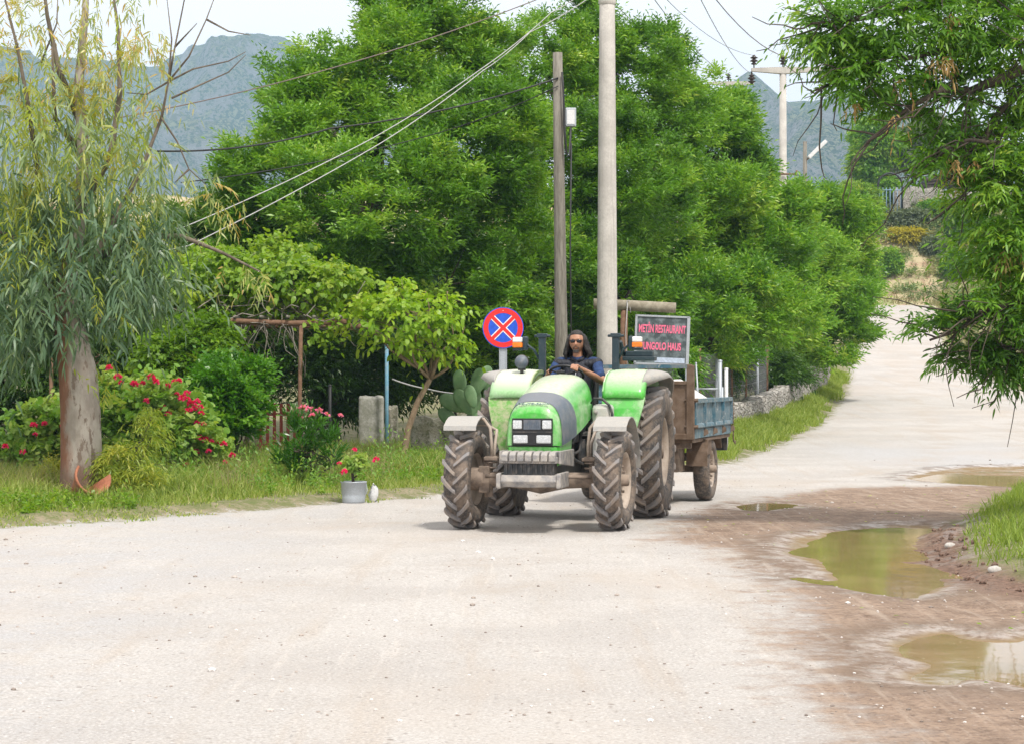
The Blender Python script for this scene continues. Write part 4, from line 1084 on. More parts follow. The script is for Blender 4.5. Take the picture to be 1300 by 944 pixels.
sp = m.build('sand_pile', SAND, None); tag(sp, 'white sand heaped in the bed of the blue trailer', 'sand'); sp.location = TL_LOC; sp.rotation_euler = (0, 0, TL_RZ)
# ================================================================== poles, signs, cables, walls, fences
t = NT('grey_concrete'); v = t.obj(); n1 = t.noise(3, 6, .6, v); n2 = t.noise(30, 5, .7, v)
n3_ = t.noise(1, 6, .7, t.obj((14, 14, .5))); CONC = t.pbr(t.mix(t.sstep(n3_, .5, .72, 0, .55), t.mix(t.sstep(n2, .4, .7, 0, .5), t.mix(t.sstep(n1, .35, .65), (.54, .52, .48), (.43, .41, .38)), (.34, .32, .30)), (.27, .25, .22)), .9, 0, t.bump(n2, .3, .01))
t = NT('weathered_wood'); v = t.obj((9, 9, .8)); n1 = t.noise(2.2, 6, .7, v); n2 = t.noise(9, 4, .6, v)
WOOD = t.pbr(t.mix(t.sstep(n2, .5, .7, 0, .7), t.mix(t.sstep(n1, .35, .65), (.24, .225, .19), (.14, .13, .105)), (.07, .06, .05)), .9, 0, t.bump(n1, .6, .02))
t = NT('tan_log'); v = t.obj((3, 3, 3)); n1 = t.noise(2, 6, .7, v)
LOG = t.pbr(t.mix(t.sstep(n1, .35, .65), (.34, .31, .24), (.22, .19, .14)), .9, 0, t.bump(n1, .5, .02))
GALV = paint('galvanised_steel', (.42, .46, .50), .5, .1, scale=14, metal=.3)
RUST = paint('rusty_iron', (.16, .085, .05), .85, .5, (.25, .15, .09), 0, scale=14)
WHITEP = paint('white_painted_pipe', (.72, .73, .74), .5, .2, scale=10)
CERAM = plain('dark_insulator_ceramic', (.035, .022, .02), .2)
CABLE_W = plain('pale_cable_sheath', (.42, .42, .42), .6); CABLE_K = plain('black_cable_sheath', (.02, .02, .022), .6); CABLE_B = plain('brown_cable_sheath', (.17, .13, .115), .7); CABLE_G = plain('grey_bare_wire', (.20, .21, .22), .5, .3)

def cyl_pole(name, label, X, Y, h, r0, r1, mat, lean=(0, 0), seg=16, cat='pole', group=None, base=None):
    o = thing(name, label, cat, (X, Y, 0 if base is None else base), 0, group)
    m = MB(); m.tube([(lean[0] * t_, lean[1] * t_, -.4 + (h + .4) * t_) for t_ in (0, .25, .5, .75, 1)], [r0 + (r1 - r0) * t_ for t_ in (0, .25, .5, .75, 1)], seg)
    m.build('shaft', mat, o); return o
# the tall concrete pole by the road
CPX, CPY = 1.79, 40.0
cp = cyl_pole('utility_pole', 'tallest pole, smooth pale concrete, rising out of the top of the picture behind the driver', CPX, CPY, 9.9, .215, .135, CONC, base=hz(CPX, CPY))
MB().box((0, 0, 9.62), (2.6, .14, .16)).build('crossarm', CONC, cp, bevel=.01)
MB().lathe([(.152, 0), (.165, .03), (.165, .09), (.152, .12)], 20, 'z', (0, 0, 8.55)).build('collar_band', CONC, cp)
def insulator(parent, loc, s_=1.0, hang=False):
    m = MB(); sg = -1 if hang else 1
    m.lathe([(0, 0), (.02, 0), (.02, .10 * sg), (.05, .10 * sg), (.10, .12 * sg), (.045, .17 * sg), (.045, .18 * sg), (.14, .21 * sg), (.05, .27 * sg), (.05, .28 * sg), (.13, .31 * sg), (.05, .36 * sg), (.04, .40 * sg), (0, .40 * sg)], 14, 'z')
    for i, v_ in enumerate(m.v): m.v[i] = tuple(a * s_ for a in v_)
    return m.build('insulator', CERAM, parent, loc=loc)
for x in (-1.15, 0, 1.15): insulator(cp, (x, 0, 9.71), .8)
# the wooden pole with its meter box
WPX, WPY = .94, 39.2; WB_ = hz(WPX, WPY)
wp = cyl_pole('utility_pole', 'weathered wooden pole with a small grey meter box, left of the taller concrete pole', WPX, WPY, 7.68 - WB_, .135, .088, WOOD, (-.10, 0), base=WB_)
m = MB(); m.box((.14, -.05, 6.48 - WB_), (.20, .16, .34)); bx_ = m.build('meter_box', GALV, wp, bevel=.015)
MB().box((.14, -.135, 6.48 - WB_), (.14, .01, .26)).build('door', WHITEP, bx_)
m = MB(); m.tube([(-.02, -.13, 7.3 - WB_), (.0, -.15, 7.0 - WB_), (.03, -.16, 6.2 - WB_), (.06, -.15, 5.8 - WB_), (.12, -.12, 5.75 - WB_), (.14, -.10, 6.3 - WB_)], .022, 6); m.tube([(.15, -.12, 6.0 - WB_), (.13, -.13, 4, ), (.16, -.14, 1.0)], .017, 6); m.build('conduit', CABLE_K, wp)
# far poles with crossarms
def tpole(label, px, y_arm, Y, rad, arm, ins, low=True):
    X, _, Z = P3(px, y_arm, Y); b = hz(X, Y)
    o = thing('utility_pole', label, 'pole', (X, Y, b), 0, None); h = Z - b
    MB().tube([(0, 0, -.5), (0, 0, h * .5), (0, 0, h)], [rad * 1.5, rad * 1.2, rad], 12).build('shaft', CONC, o)
    m = MB(); m.loft([[(arm[0], -.07, h - .05), (arm[0], .07, h - .05), (arm[0], .07, h + .05), (arm[0], -.07, h + .05)], [(0, -.11, h - .13), (0, .11, h - .13), (0, .11, h + .08), (0, -.11, h + .08)], [(arm[1], -.07, h - .04), (arm[1], .07, h - .04), (arm[1], .07, h + .08), (arm[1], -.07, h + .08)]], True, True, False)
    m.build('crossarm', CONC, o)
    for x, hang in ins: insulator(o, (x, 0, h + (-.05 if hang else .06)), 1.0, hang)
    if low:
        for k, z in enumerate((h - 3.25, h - 3.95)):
            m = MB(); m.tube([(-.42, -.18, z), (.42, -.18, z)], .03, 6); m.tube([(-.40, -.18, z - .06), (-.40, -.18, z + .12)], .03, 6); m.tube([(.40, -.18, z - .06), (.40, -.18, z + .12)], .03, 6); m.build('bracket', RUST, o)
    return (X, Y, b + h)
PA = tpole('concrete crossarm pole with four dark insulators, nearer of the two beyond the trees', 994, 89, 66, .105, (-.98, 1.2), ((-.90, False), (0, False), (1.05, False), (-.97, True)))
PB = tpole('thin concrete crossarm pole standing farther off, left of the nearer pole over the treetops', 926, 106, 100, .10, (-1.0, 1.15), ((-.04, False), (1.05, False)), False)
# street lamp on a wooden post
X, Y, Z = P3(1022, 180, 74); b = hz(X, Y); o = thing('street_lamp', 'street lamp with a slanting white tube head on a thin wooden post over the treetops', 'street lamp', (X, Y, b))
MB().tube([(0, 0, -.3), (0, 0, Z - b)], [.10, .07], 10).build('post', WOOD, o)
m = MB(); q = Matrix.Rotation(R(-44), 3, 'Y'); m.box((.42, -.05, Z - b - .28), (.85, .20, .13), q); m.build('lamp_head', WHITEP, o, bevel=.02)
MB().tube([(0, 0, Z - b - .7), (.15, -.04, Z - b - .55)], .025, 6).build('arm', RUST, o)

# cables
def cable(name, label, pts, r, mat, sag=.0, group=None, cat='cable'):
    P = []
    for i in range(len(pts) - 1):
        a, b_ = Vector(pts[i]), Vector(pts[i + 1]); n = 14
        sg = sag[i] if hasattr(sag, '__len__') else sag
        for k in range(n + (i == len(pts) - 2)):
            t_ = k / n; p = a.lerp(b_, t_); p.z -= sg * 4 * t_ * (1 - t_); P.append(p)
    m = MB(); m.tube(P, r, 5); return tag(m.build(name, mat), label, cat, group)
wtop = (WPX - .09, WPY - .1, 7.2); ct = lambda dx, z=9.95: (CPX + dx, CPY, z)
EUC = (-5.8, 28.2)
cable('overhead_cable', 'thick black cable running left from the top of the wooden pole towards the mountain', [wtop, P3(420, 163, 38.5), P3(200, 192, 33)], .016, CABLE_K, .12)
cable('overhead_cable', 'thinner dark cable from the wooden pole, lower of its two black lines', [(WPX - .09, WPY - .12, 7.05), P3(527, 177, 40), P3(230, 232, 34)], .010, CABLE_K, .08)
cable('overhead_cable', 'brownish cable crossing above the big crown, highest line on the left of the picture', [(CPX - .2, CPY - .2, 9.3), P3(681, 0, 39.5), P3(431, 84, 37), P3(150, 150, 33)], .010, CABLE_B, .05)
cable('overhead_cable', 'pale cable descending to the left across the crown, upper line of the white pair', [(CPX - .2, CPY - .2, 9.1), P3(700, 16, 39.2), P3(612, 87, 38), P3(469, 178, 35), P3(230, 290, 31), (EUC[0] + .2, EUC[1], 3.7)], .008, CABLE_W, .04)
cable('overhead_cable', 'pale cable descending to the left across the crown, lower line of the white pair', [(CPX - .2, CPY - .2, 8.9), P3(673, 41, 39), P3(613, 90, 38), P3(485, 181, 35), P3(240, 312, 31), (EUC[0] + .2, EUC[1], 3.3)], .008, CABLE_W, .04)
PAi = lambda dx: (PA[0] + dx, PA[1], PA[2] + .45); PBi = lambda dx: (PB[0] + dx, PB[1], PB[2] + .45)
cable('overhead_wire', 'dark wire sloping down to the nearer crossarm pole, rightmost wire in the sky', [ct(1.15, 10.1), PAi(1.05)], .012, CABLE_B, .9)
cable('overhead_wire', 'thin wire from the tall pole to the left end of the near crossarm', [ct(0, 10.1), PAi(-.9)], .008, CABLE_G, .5)
for dx, e, n_ in ((-1.15, -.9, 'leftmost thin wire in the sky right of the tall concrete pole'), (0, -.04, 'thin wire reaching the top insulator of the farther crossarm'), (1.15, 1.05, 'thin wire reaching the right end of the farther crossarm pole')):
    cable('overhead_wire', n_, [ct(dx, 10.1), PBi(e)], .012, CABLE_G, .5)

# no-stopping sign
SX, SY = -.13, 31.0; b = hz(SX, SY); sg_ = thing('traffic_sign', 'round blue and red no-stopping sign on a grey post behind the tractor', 'traffic sign', (SX, SY, b), R(2))
zc = 2.42 - b
m = MB(); m.box((0, .03, (zc + .2) / 2 - .1), (.085, .035, zc + .3)); m.box((-.05, .035, zc / 2 - .1), (.014, .06, zc + .2)); m.box((.05, .035, zc / 2 - .1), (.014, .06, zc + .2)); m.build('post', GALV, sg_, bevel=.004)
def disc(m, r, y, th, r0=0.0, seg=48): m.lathe([(r0, y - th), (r, y - th), (r, y), (r0, y), (r0, y - th)] if r0 else [(0, y - th), (r, y - th), (r, y), (0, y)], seg, 'y', (0, 0, zc), False)
BLUE = plain('sign_blue', (.010, .085, .60), .35); RED = plain('sign_red', (.75, .018, .015), .35); WH = plain('sign_white', (.8, .8, .8), .4)
m = MB(); disc(m, .30, 0, .012); pl = m.build('plate', BLUE, sg_)
m = MB(); disc(m, .287, -.013, .003, .215); m.build('red_ring', RED, pl)
for a, wd, y, mt, nm in ((45, .078, -.0135, WH, 'white_edge'), (-45, .078, -.0140, WH, 'white_edge'), (45, .050, -.0165, RED, 'red_bar'), (-45, .050, -.0170, RED, 'red_bar')):
    MB().box((0, y, zc), (.44, .002, wd), Matrix.Rotation(R(a), 3, 'Y')).build(nm, mt, pl)
MB().lathe([(0, -.016), (.008, -.016), (.008, -.012)], 8, 'y', (0, 0, zc + .25), False).build('bolt', WH, pl)

# log gantry and restaurant board
GX, GY = 2.25, 43.0; b = hz(GX, GY)
lg = thing('log_post', 'brown wooden post carrying a thick horizontal log beside the concrete pole', 'log post', (GX, GY, b))
MB().tube([(-.02, 0, -.3), (0, 0, 1.5), (.02, 0, 3.05 - b)], [.085, .08, .075], 10).build('post', RUST, lg)
MB().tube([(-.6, 0, 3.18 - b), (.3, .01, 3.14 - b), (1.06, 0, 3.10 - b)], [.115, .11, .108], 14).build('crossbeam', LOG, lg)
m = MB(); m.tube([(.06, -.09, 3.0 - b), (.07, -.13, 3.24 - b), (.12, -.05, 3.26 - b), (.14, -.12, 3.0 - b)], .009, 5); m.tube([(.08, -.12, 3.2 - b), (.04, -.12, 2.6 - b), (.06, -.12, 2.1 - b), (.12, -.12, 1.8 - b)], .009, 5); m.build('rope', CABLE_W, lg)
BX, BY = P3(840, 0, 42)[0], 42.0; b = hz(BX, BY); zc = P3(0, 432, 42)[2] - b
bd_ = thing('restaurant_sign', 'dark rectangular board with pink lettering in a grey metal frame behind the trailer', 'sign', (BX, BY, b), R(4))
tilt = Matrix.Rotation(R(2.2), 3, 'Y')
t = NT('dusty_board'); v = t.obj(); n = t.noise(5, 6, .65, v); n2 = t.noise(1.6, 3, .5, v)
BRD = t.pbr(t.mix(t.sstep(n, .42, .66, .05, .6), (.035, .05, .055), (.26, .32, .34)), .5)
MB().box((0, 0, zc), (1.0, .03, .92), tilt).build('board', BRD, bd_)
m = MB()
for z in (.47, -.47): m.box(Vector((0, 0, zc)) + tilt @ Vector((0, -.01, z)), (1.07, .05, .035), tilt)
for x in (-.52, .52): m.box(Vector((0, 0, zc)) + tilt @ Vector((x, -.01, 0)), (.04 if x < 0 else .06, .05, .96), tilt)
m.build('frame', GALV, bd_)
m = MB(); m.tube([(-.5, .02, -.2), (-.5, .02, zc - .4)], .03, 8); m.tube([(.5, .02, -.2), (.5, .02, zc - .4)], .03, 8); m.build('legs', GALV, bd_)
PINK = plain('pink_lettering', (.80, .16, .28), .5)
def bt(body, size, x, z, sx, ang=2.2, off=.006): return text_mesh('lettering', body, size, PINK, bd_, tuple(Vector((0, 0, zc)) + tilt @ Vector((x, -.022, z))), (R(90), R(ang), 0), .003, off, sx)
bt('MET\u0130N RESTAURANT', .215, 0, .21, .455, off=.006); bt('BUNGOLO HAUS', .20, -.02, -.13, .52, off=.007)
MB().box(Vector((0, 0, zc)) + tilt @ Vector((.17, -.02, -.39)), (.60, .004, .10), tilt).build('pale_band', plain('pale_blue_band', (.42, .50, .62), .6), bd_)

# roadside stone wall and wire fence on the left of the road
t = NT('dry_stone'); v = t.obj((1, 1, 1.5)); d = t.vor(5.2, v, 'Distance', 'DISTANCE_TO_EDGE'); cc = t.vor(5.2, v, 'Color'); sc3 = t.new('ShaderNodeSeparateColor'); t.t.links.new(cc, sc3.inputs[0]); n = t.noise(14, 6, .7, v)
stc_ = t.mix(sc3.outputs[0], (.30, .28, .25), (.46, .44, .40)); stc_ = t.mix(t.sstep(n, .4, .7, 0, .5), stc_, (.20, .18, .14))
STONE = t.pbr(t.mix(t.sstep(d, .05, .01), stc_, (.09, .08, .06)), .92, 0, t.bump(t.math('ADD', t.sstep(d, 0, .14), t.math('MULTIPLY', n, .4)), .9, .05))
def stone_wall(label, line, h, th, seed=0, mat=None):
    """line: list of (x, y, base z, height)"""
    rg = random.Random(seed); m = MB(); rings = []; L = []
    for i in range(len(line) - 1):
        a, b_ = line[i], line[i + 1]; n = max(2, int(math.hypot(a[0] - b_[0], a[1] - b_[1]) / .22))
        for k in range(n): t_ = k / n; L.append(tuple(a[j] + (b_[j] - a[j]) * t_ for j in range(4)))
    L.append(line[-1])
    for i, p in enumerate(L):
        q = L[min(i + 1, len(L) - 1)]; r = L[max(i - 1, 0)]; dx, dy = q[0] - r[0], q[1] - r[1]; l = math.hypot(dx, dy); nx, ny = dy / l, -dx / l
        ring = []; nz = 6; hh = p[3] * rg.uniform(.9, 1.08)
        for sd, zz in [(1, k / nz) for k in range(nz + 1)] + [(-1, 1 - k / nz) for k in range(nz + 1)]:
            w_ = th / 2 * (1.1 - .2 * zz) + rg.uniform(-.035, .035)
            ring.append((p[0] + nx * w_ * sd, p[1] + ny * w_ * sd, p[2] - .2 + (hh + .2) * zz + rg.uniform(-.02, .02)))
        rings.append(ring)
    m.loft(rings, True, True, True); return tag(m.build('stone_wall', mat or STONE), label, 'wall')
def wl_x(Y): return rl(Y) - np.interp(Y, [45, 52, 80], [1.6, 1.55, 1.0])
line = [(float(wl_x(Y)), Y, hz(float(wl_x(Y)), Y) - .02, float(np.interp(Y, [44, 56, 74, 82, 86], [.42, .46, .75, .95, .4]))) for Y in np.linspace(44, 85, 22)]
stone_wall('low rough stone wall along the left side of the road behind the trailer', line, .5, .45, 3)
fn = thing('wire_fence', 'rusty wire mesh fence on posts along the low stone wall under the trees', 'fence', (float(wl_x(48)) - .4, 48, 0))
O = Vector(fn.location)
pp = []
for k, Y in enumerate(np.linspace(40.5, 73, 14)):
    x = float(wl_x(Y)) - .42; z = hz(x, Y); pp.append((x, Y, z))
    hh = 1.75 + .25 * math.sin(k * 2.3)
    m = MB(); m.tube([Vector((x, Y, z - .2)) - O, Vector((x + .05 * math.sin(k * 3.1), Y, z + hh)) - O], .034 if k % 3 else .04, 6); m.build('post', (RUST, RUST, GALV)[k % 3], fn)
m = MB()
for i in range(len(pp) - 1):
    a, b_ = Vector(pp[i]) - O, Vector(pp[i + 1]) - O
    for z in np.linspace(.1, 1.65, 8): m.tube([a + Vector((0, 0, z)), b_ + Vector((0, 0, z))], .006, 3, False)
    n = int((b_ - a).length / .16)
    for k in range(n): p = a.lerp(b_, k / n); m.tube([p + Vector((0, 0, .08)), p + Vector((0, 0, 1.65))], .006, 3, False)
m.build('wire_mesh', CABLE_G, fn)
# odd posts and rails of the gateway by the trailer
def post(label, px, y0, Y, r, mat, lean=0):
    X, _, Z = P3(px, y0, Y); b_ = hz(X, Y); m = MB(); m.tube([(0, 0, -.2), (lean, 0, Z - b_)], r, 8); m.lathe([(r * 1.1, 0), (r * 1.15, .03), (0, .04)], 8, 'z', (lean, 0, Z - b_))
    o = tag(m.build('fence_post', mat), label, 'post'); o.location = (X, Y, b_)
post('grey metal pipe post standing behind the rear end of the trailer', 914, 459, 43, .042, GALV)
post('short bright white pipe post right of the grey one behind the trailer', 922, 469, 43.5, .038, WHITEP)
post('slanting pale pole leaning among the fence wires behind the white sand', 891, 462, 44, .018, GALV, -.12)
gt = thing('low_gate', 'low pale pipe gate between the sand load and the white post', 'gate', (P3(900, 0, 45)[0], 45, hz(P3(900, 0, 45)[0], 45)))
m = MB(); m.tube([(-.25, 0, 1.22), (.28, 0, 1.22)], .022, 6); m.tube([(-.25, 0, .8), (.28, 0, .8)], .015, 6); m.build('rail', GALV, gt)
for x in (-.25, .28): MB().tube([(x, 0, -.1), (x, 0, 1.26)], .03, 6).build('gate_post', GALV, gt)
# wall on top of the bank, wood stack and garden gate
def bt_z(x, y): return hz(x, y)
line = [(x, 179.5 + .15 * (x - 32), hz(x, 179.5 + .15 * (x - 32)) - .3, 2.0) for x in np.linspace(32.2, 46, 10)]
stone_wall('pale dry-stone wall on top of the far bank beyond the bend of the road', line, 2.0, .6, 8)
m = MB(); rg = random.Random(6)
for r_ in range(7):
    for k in range(26):
        x = 34.5 + k * .30 + rg.uniform(-.1, .1); y = 180.3 + .15 * (x - 32) + rg.uniform(-.2, .2); z = hz(x, 181) + 1.75 + r_ * .17
        if abs(k - 13) > 13.5 - r_ * .8: continue
        m.tube([(x - .7, y + rg.uniform(-.2, .2), z + rg.uniform(-.08, .08)), (x + .7, y, z + rg.uniform(-.08, .08))], .075, 5)
tag(m.build('brushwood_stack', plain('dark_brushwood', (.06, .045, .035), .9)), 'long stack of dark brushwood lying behind the top of the far stone wall', 'wood stack', kind=None)
X, Y, Z = P3(1130, 222, 177); b_ = hz(X, Y); ag = thing('garden_gate', 'dark iron arch gate with blue bars beside the far stone wall on the bank', 'gate', (X, Y, b_))
m = MB(); pts = [(-1.0, 0, 0), (-1.0, 0, 3.4)] + [(-1.0 * math.cos(a), 0, 3.4 + 1.0 * math.sin(a)) for a in np.linspace(.2, math.pi - .2, 9)] + [(1.0, 0, 3.4), (1.0, 0, 0)]; m.tube(pts, .09, 6); m.build('arch', CABLE_K, ag)
m = MB(); m.tube([(-.9, 0, .3), (.9, 0, .3)], .05, 5); m.tube([(-.9, 0, 3.0), (.9, 0, 3.0)], .05, 5)
for k in range(7): m.tube([(-.9 + k * .3, 0, .3), (-.9 + k * .3, 0, 3.2)], .035, 5)
m.build('bars', plain('faded_blue_bars', (.18, .28, .40), .6), ag)
m = MB(); m.box((1.35, 0, 1.5), (.6, .6, 3.4)); m.build('gate_pillar', STONE, ag)

# ------------------------------------------------ garden furniture on the left
PGY = 36.0
pg = thing('pergola', 'low rusty pergola with wooden rafters under the bright vine', 'pergola', (-5, PGY, hz(-5, PGY)))
O = Vector(pg.location); zb = 2.66 - O.z
m = MB(); m.tube([(-2.9, 0, zb + .04), (-1.5, .02, zb - .02), (0, 0, zb), (1.3, 0, zb - .05), (2.2, 0, zb - .02)], .05, 7); m.build('front_beam', RUST, pg)
m = MB(); m.tube([(-2.9, 4, zb), (2.2, 4, zb)], .05, 7); m.build('back_beam', RUST, pg)
for x in np.linspace(-2.8, 2.1, 12): MB().tube([(x, -.15, zb + .06), (x, 4.1, zb + .08)], .03, 5).build('rafter', WOOD, pg)
for x, y in ((-2.8, 0), (-.72, 0), (-2.8, 4), (-.3, 4)): MB().tube([(x * 1.0 - (0 if y or x < -1 else -2.1), y, -.3), (x - (0 if y or x < -1 else -2.15), y, zb)], .035, 8).build('post', RUST, pg)
post('thin pale blue pipe standing in the garden behind the young tree', 491, 440, 39, .035, paint('pale_blue_pipe', (.12, .30, .42), .6, .3, scale=9))
post('dark thin stake in the garden left of the pale stone block', 419, 490, 40, .03, CABLE_K)
cable('garden_hose', 'thin white pipe slung between the young tree and the cactus', [P3(498, 481, 39.5), P3(545, 494, 39), P3(592, 500, 38)], .016, CABLE_W, .02, cat='pipe')
t = NT('mossy_stone'); v = t.obj(); n1 = t.noise(2.5, 7, .7, v); n2 = t.noise(11, 6, .7, v)
MOSS = t.pbr(t.mix(t.sstep(n2, .48, .62, 0, .8), t.mix(t.sstep(n1, .38, .6), (.34, .32, .28), (.19, .18, .13)), (.09, .095, .05)), .95, 0, t.bump(t.math('ADD', n1, n2), .9, .05))
t = NT('aged_concrete'); v = t.obj(); n1 = t.noise(5, 7, .7, v)
DKC = t.pbr(t.mix(t.sstep(n1, .38, .62), (.38, .37, .34), (.22, .22, .18)), .95, 0, t.bump(n1, .6, .03))
def rough_block(name, label, cat, x0, x1, y0, y1, Y, depth, mat, seed=0, jt=.03):
    a = P3(x0, y0, Y); b_ = P3(x1, y0, Y); X = (a[0] + b_[0]) / 2; z0 = hz(X, Y) - .1; h = a[2] - z0; w_ = b_[0] - a[0]
    m = MB(); rg = random.Random(seed); rings = []
    for k in range(9):
        x = -w_ / 2 + w_ * k / 8; j = lambda: rg.uniform(-jt, jt)
        rings.append([(x, -depth / 2 + j(), 0), (x, -depth / 2 + j(), h * .5), (x, -depth / 2 + j(), h - .04 + j()), (x, 0, h + j()), (x, depth / 2 + j(), h - .04 + j()), (x, depth / 2, 0)])
    m.loft(rings); o = tag(m.build(name, mat, bevel=.02), label, cat); o.location = (X, Y, z0); return o
rough_block('stone_block', 'upright grey stone block standing in the grass left of the young tree', 'stone block', 456, 487, 502, 560, 39.5, .3, DKC, 1, .012)
rough_block('stone_block', 'darker grey stone block in weeds between the pale block and the young tree', 'stone block', 489, 505, 515, 560, 40, .3, MOSS, 2)
rough_block('garden_wall', 'short low mossy stone wall with a flat top behind the front mudguard of the tractor', 'wall', 522, 600, 527, 565, 37.5, .5, MOSS, 3, .05)
# red picket fence
X, Y, Z = P3(357, 511, 37.5); b_ = hz(X, Y); pk = thing('picket_fence', 'short red wooden picket fence under the vine between two bushes', 'fence', (X, Y, b_ + .3))
REDW = paint('faded_red_wood', (.30, .045, .035), .8, .3, (.30, .2, .15), 0, scale=9)
for k in range(7): MB().box((-.36 + k * .12, 0, (Z - b_ - .3) / 2 - .15), (.055, .02, Z - b_ - .02)).build('picket', REDW, pk)
m = MB(); m.box((0, .02, .05), (.84, .02, .05)); m.box((0, .02, Z - b_ - .5), (.84, .02, .05)); m.build('rail', REDW, pk)
# flower bucket
BXP = (-2.14, 28.75); bz = hz(*BXP)
bk = thing('flower_bucket', 'dented grey metal bucket planted with a red geranium at the edge of the grass', 'flower pot', (BXP[0], BXP[1], bz))
m = MB(); m.lathe([(0, 0), (.150, 0), (.153, .02), (.160, .09), (.156, .10), (.163, .12), (.172, .27), (.180, .275), (.178, .29), (.165, .285), (.160, .20), (0, .20)], 28, 'z'); m.build('bucket', GALV, bk)
m = MB(); m.tube([(.17, 0, .26), (.185, -.04, .17), (.17, -.06, .12)], .006, 5); m.build('handle', GALV, bk)
# half clay pot leaning on the trunk
tp = P3(110, 632, 27.55); m = MB(); m.lathe([(.12, -.2), (.17, 0), (.23, .22), (.245, .22), (.245, .26), (.22, .26), (.155, 0), (.105, -.19)], 18, 'z', (0, 0, 0), True, (R(170), R(400)))
cpot = tag(m.build('broken_clay_pot', plain('terracotta', (.36, .14, .075), .85)), 'broken half of a terracotta pot lying at the foot of the thick pale trunk', 'clay pot'); cpot.location = (tp[0] - .02, 27.6, hz(-5.5, 27.6) + .20); cpot.rotation_euler = (R(62), R(30), R(20))
# cans and litter stone near bucket
m = MB(); m.ball((0, 0, .10), (.06, .05, .14), 8, 6); o = tag(m.build('plaster_figure', WHITEP), 'small white broken plaster ornament right beside the metal bucket', 'ornament'); o.location = (BXP[0] + .26, BXP[1] + .15, hz(BXP[0] + .26, BXP[1] + .15))
for i, v_ in enumerate(o.data.vertices): v_.co += Vector((random.uniform(-.02, .02), random.uniform(-.02, .02), random.uniform(-.02, .02)))
# stones
for px, y, r, lb in ((1206, 697, .045, 'pale pebble on the red mud at the edge of the big puddle beside the grass'), (1263, 729, .05, 'whitish stone on the mud below the tuft of grass on the right')):
    X, Y = GP(px, y); m = MB(); m.ball((0, 0, 0), (r * 1.3, r, r * .8), 9, 7)
    for i in range(len(m.v)): m.v[i] = tuple(c_ * random.uniform(.85, 1.1) for c_ in m.v[i])
    o = tag(m.build('stone', CONC), lb, 'stone'); o.location = (X, Y, hz(X, Y) + .01)
# ================================================================== plants
DG, MG, BG = (.028, .085, .010), (.065, .165, .014), (.125, .245, .025)
LM = {
 'broad': leafmat('leaf_green', [(0, (.042, .12, .011)), (.35, (.115, .28, .020)), (.7, (.24, .43, .038)), (1, (.46, .58, .10))], .38),
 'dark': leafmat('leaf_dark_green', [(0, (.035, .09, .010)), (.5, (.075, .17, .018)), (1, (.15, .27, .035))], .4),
 'vine': leafmat('leaf_vine', [(0, (.09, .20, .014)), (.5, (.20, .35, .022)), (1, (.36, .46, .06))], .45),
 'mulb': leafmat('leaf_yellow_green', [(0, (.14, .29, .014)), (.5, (.27, .44, .025)), (1, (.48, .56, .08))], .48),
 'citrus': leafmat('leaf_glossy', [(0, (.035, .13, .008)), (.5, (.085, .25, .014)), (1, (.22, .42, .04))], .4, .3, spec=.6),
 'ger': leafmat('leaf_geranium', [(0, (.10, .23, .03)), (.5, (.20, .38, .06)), (1, (.38, .48, .12))], .42, .55),
 'euc': leafmat('leaf_grey_green', [(0, (.07, .14, .075)), (.35, (.15, .24, .13)), (.6, (.26, .34, .13)), (.85, (.42, .44, .13)), (1, (.52, .36, .13))], .35, .38),
 'eucy': leafmat('leaf_fresh_eucalyptus', [(0, (.17, .27, .04)), (.5, (.32, .40, .05)), (1, (.52, .48, .08))], .45, .45),
 'yel': leafmat('blossom_yellow', [(0, (.38, .36, .03)), (1, (.62, .52, .05))], .4, .6),
 'dead': leafmat('leaf_dead_orange', [(0, (.34, .20, .07)), (1, (.52, .38, .16))], .3, .7),
 'rt': leafmat('leaf_almond', [(0, (.045, .13, .012)), (.45, (.12, .28, .022)), (.75, (.24, .42, .04)), (1, (.46, .52, .09))], .45, .42),
 'oliv': leafmat('leaf_olive', [(0, (.11, .15, .08)), (1, (.24, .29, .17))], .25, .5),
 'grass': leafmat('grass_blade', [(0, (.12, .20, .022)), (.4, (.25, .35, .055)), (.75, (.40, .46, .13)), (1, (.56, .50, .28))], .4, .6),
 'dry': leafmat('grass_dry', [(0, (.10, .14, .04)), (.5, (.26, .23, .11)), (1, (.42, .34, .20))], .3, .7),
 'mag': leafmat('petal_magenta', [(0, (.62, .008, .085)), (1, (.85, .03, .20))], .3, .6),
 'pink': leafmat('petal_pink', [(0, (.75, .12, .32)), (1, (.88, .35, .52))], .3, .6),
}
def barkmat(name, a, b_, sc=6, bst=.8):
    t = NT(name); v = t.obj((1, 1, .35)); n1 = t.noise(sc, 7, .7, v); n2 = t.noise(sc * 5, 4, .6, v)
    return t.pbr(t.mix(t.sstep(n2, .4, .65, 0, .5), t.mix(t.sstep(n1, .38, .62), a, b_), tuple(c_ * .5 for c_ in a)), .92, 0, t.bump(n1, bst, .04))
BARK = barkmat('dark_bark', (.10, .08, .06), (.045, .036, .028)); BARK2 = barkmat('grey_brown_bark', (.20, .165, .125), (.10, .08, .06)); BARKM = barkmat('young_bark', (.30, .22, .14), (.20, .14, .09), 14, .3)
def B(px, y, Y, rx, ry, rd=None, dy=0):
    x, yy, z = P3(px, y, Y); k = Y / F; r1, r2 = rx * k, ry * k
    return (x, Y + dy, z, r1, rd if rd else (r1 + r2) / 2, r2)

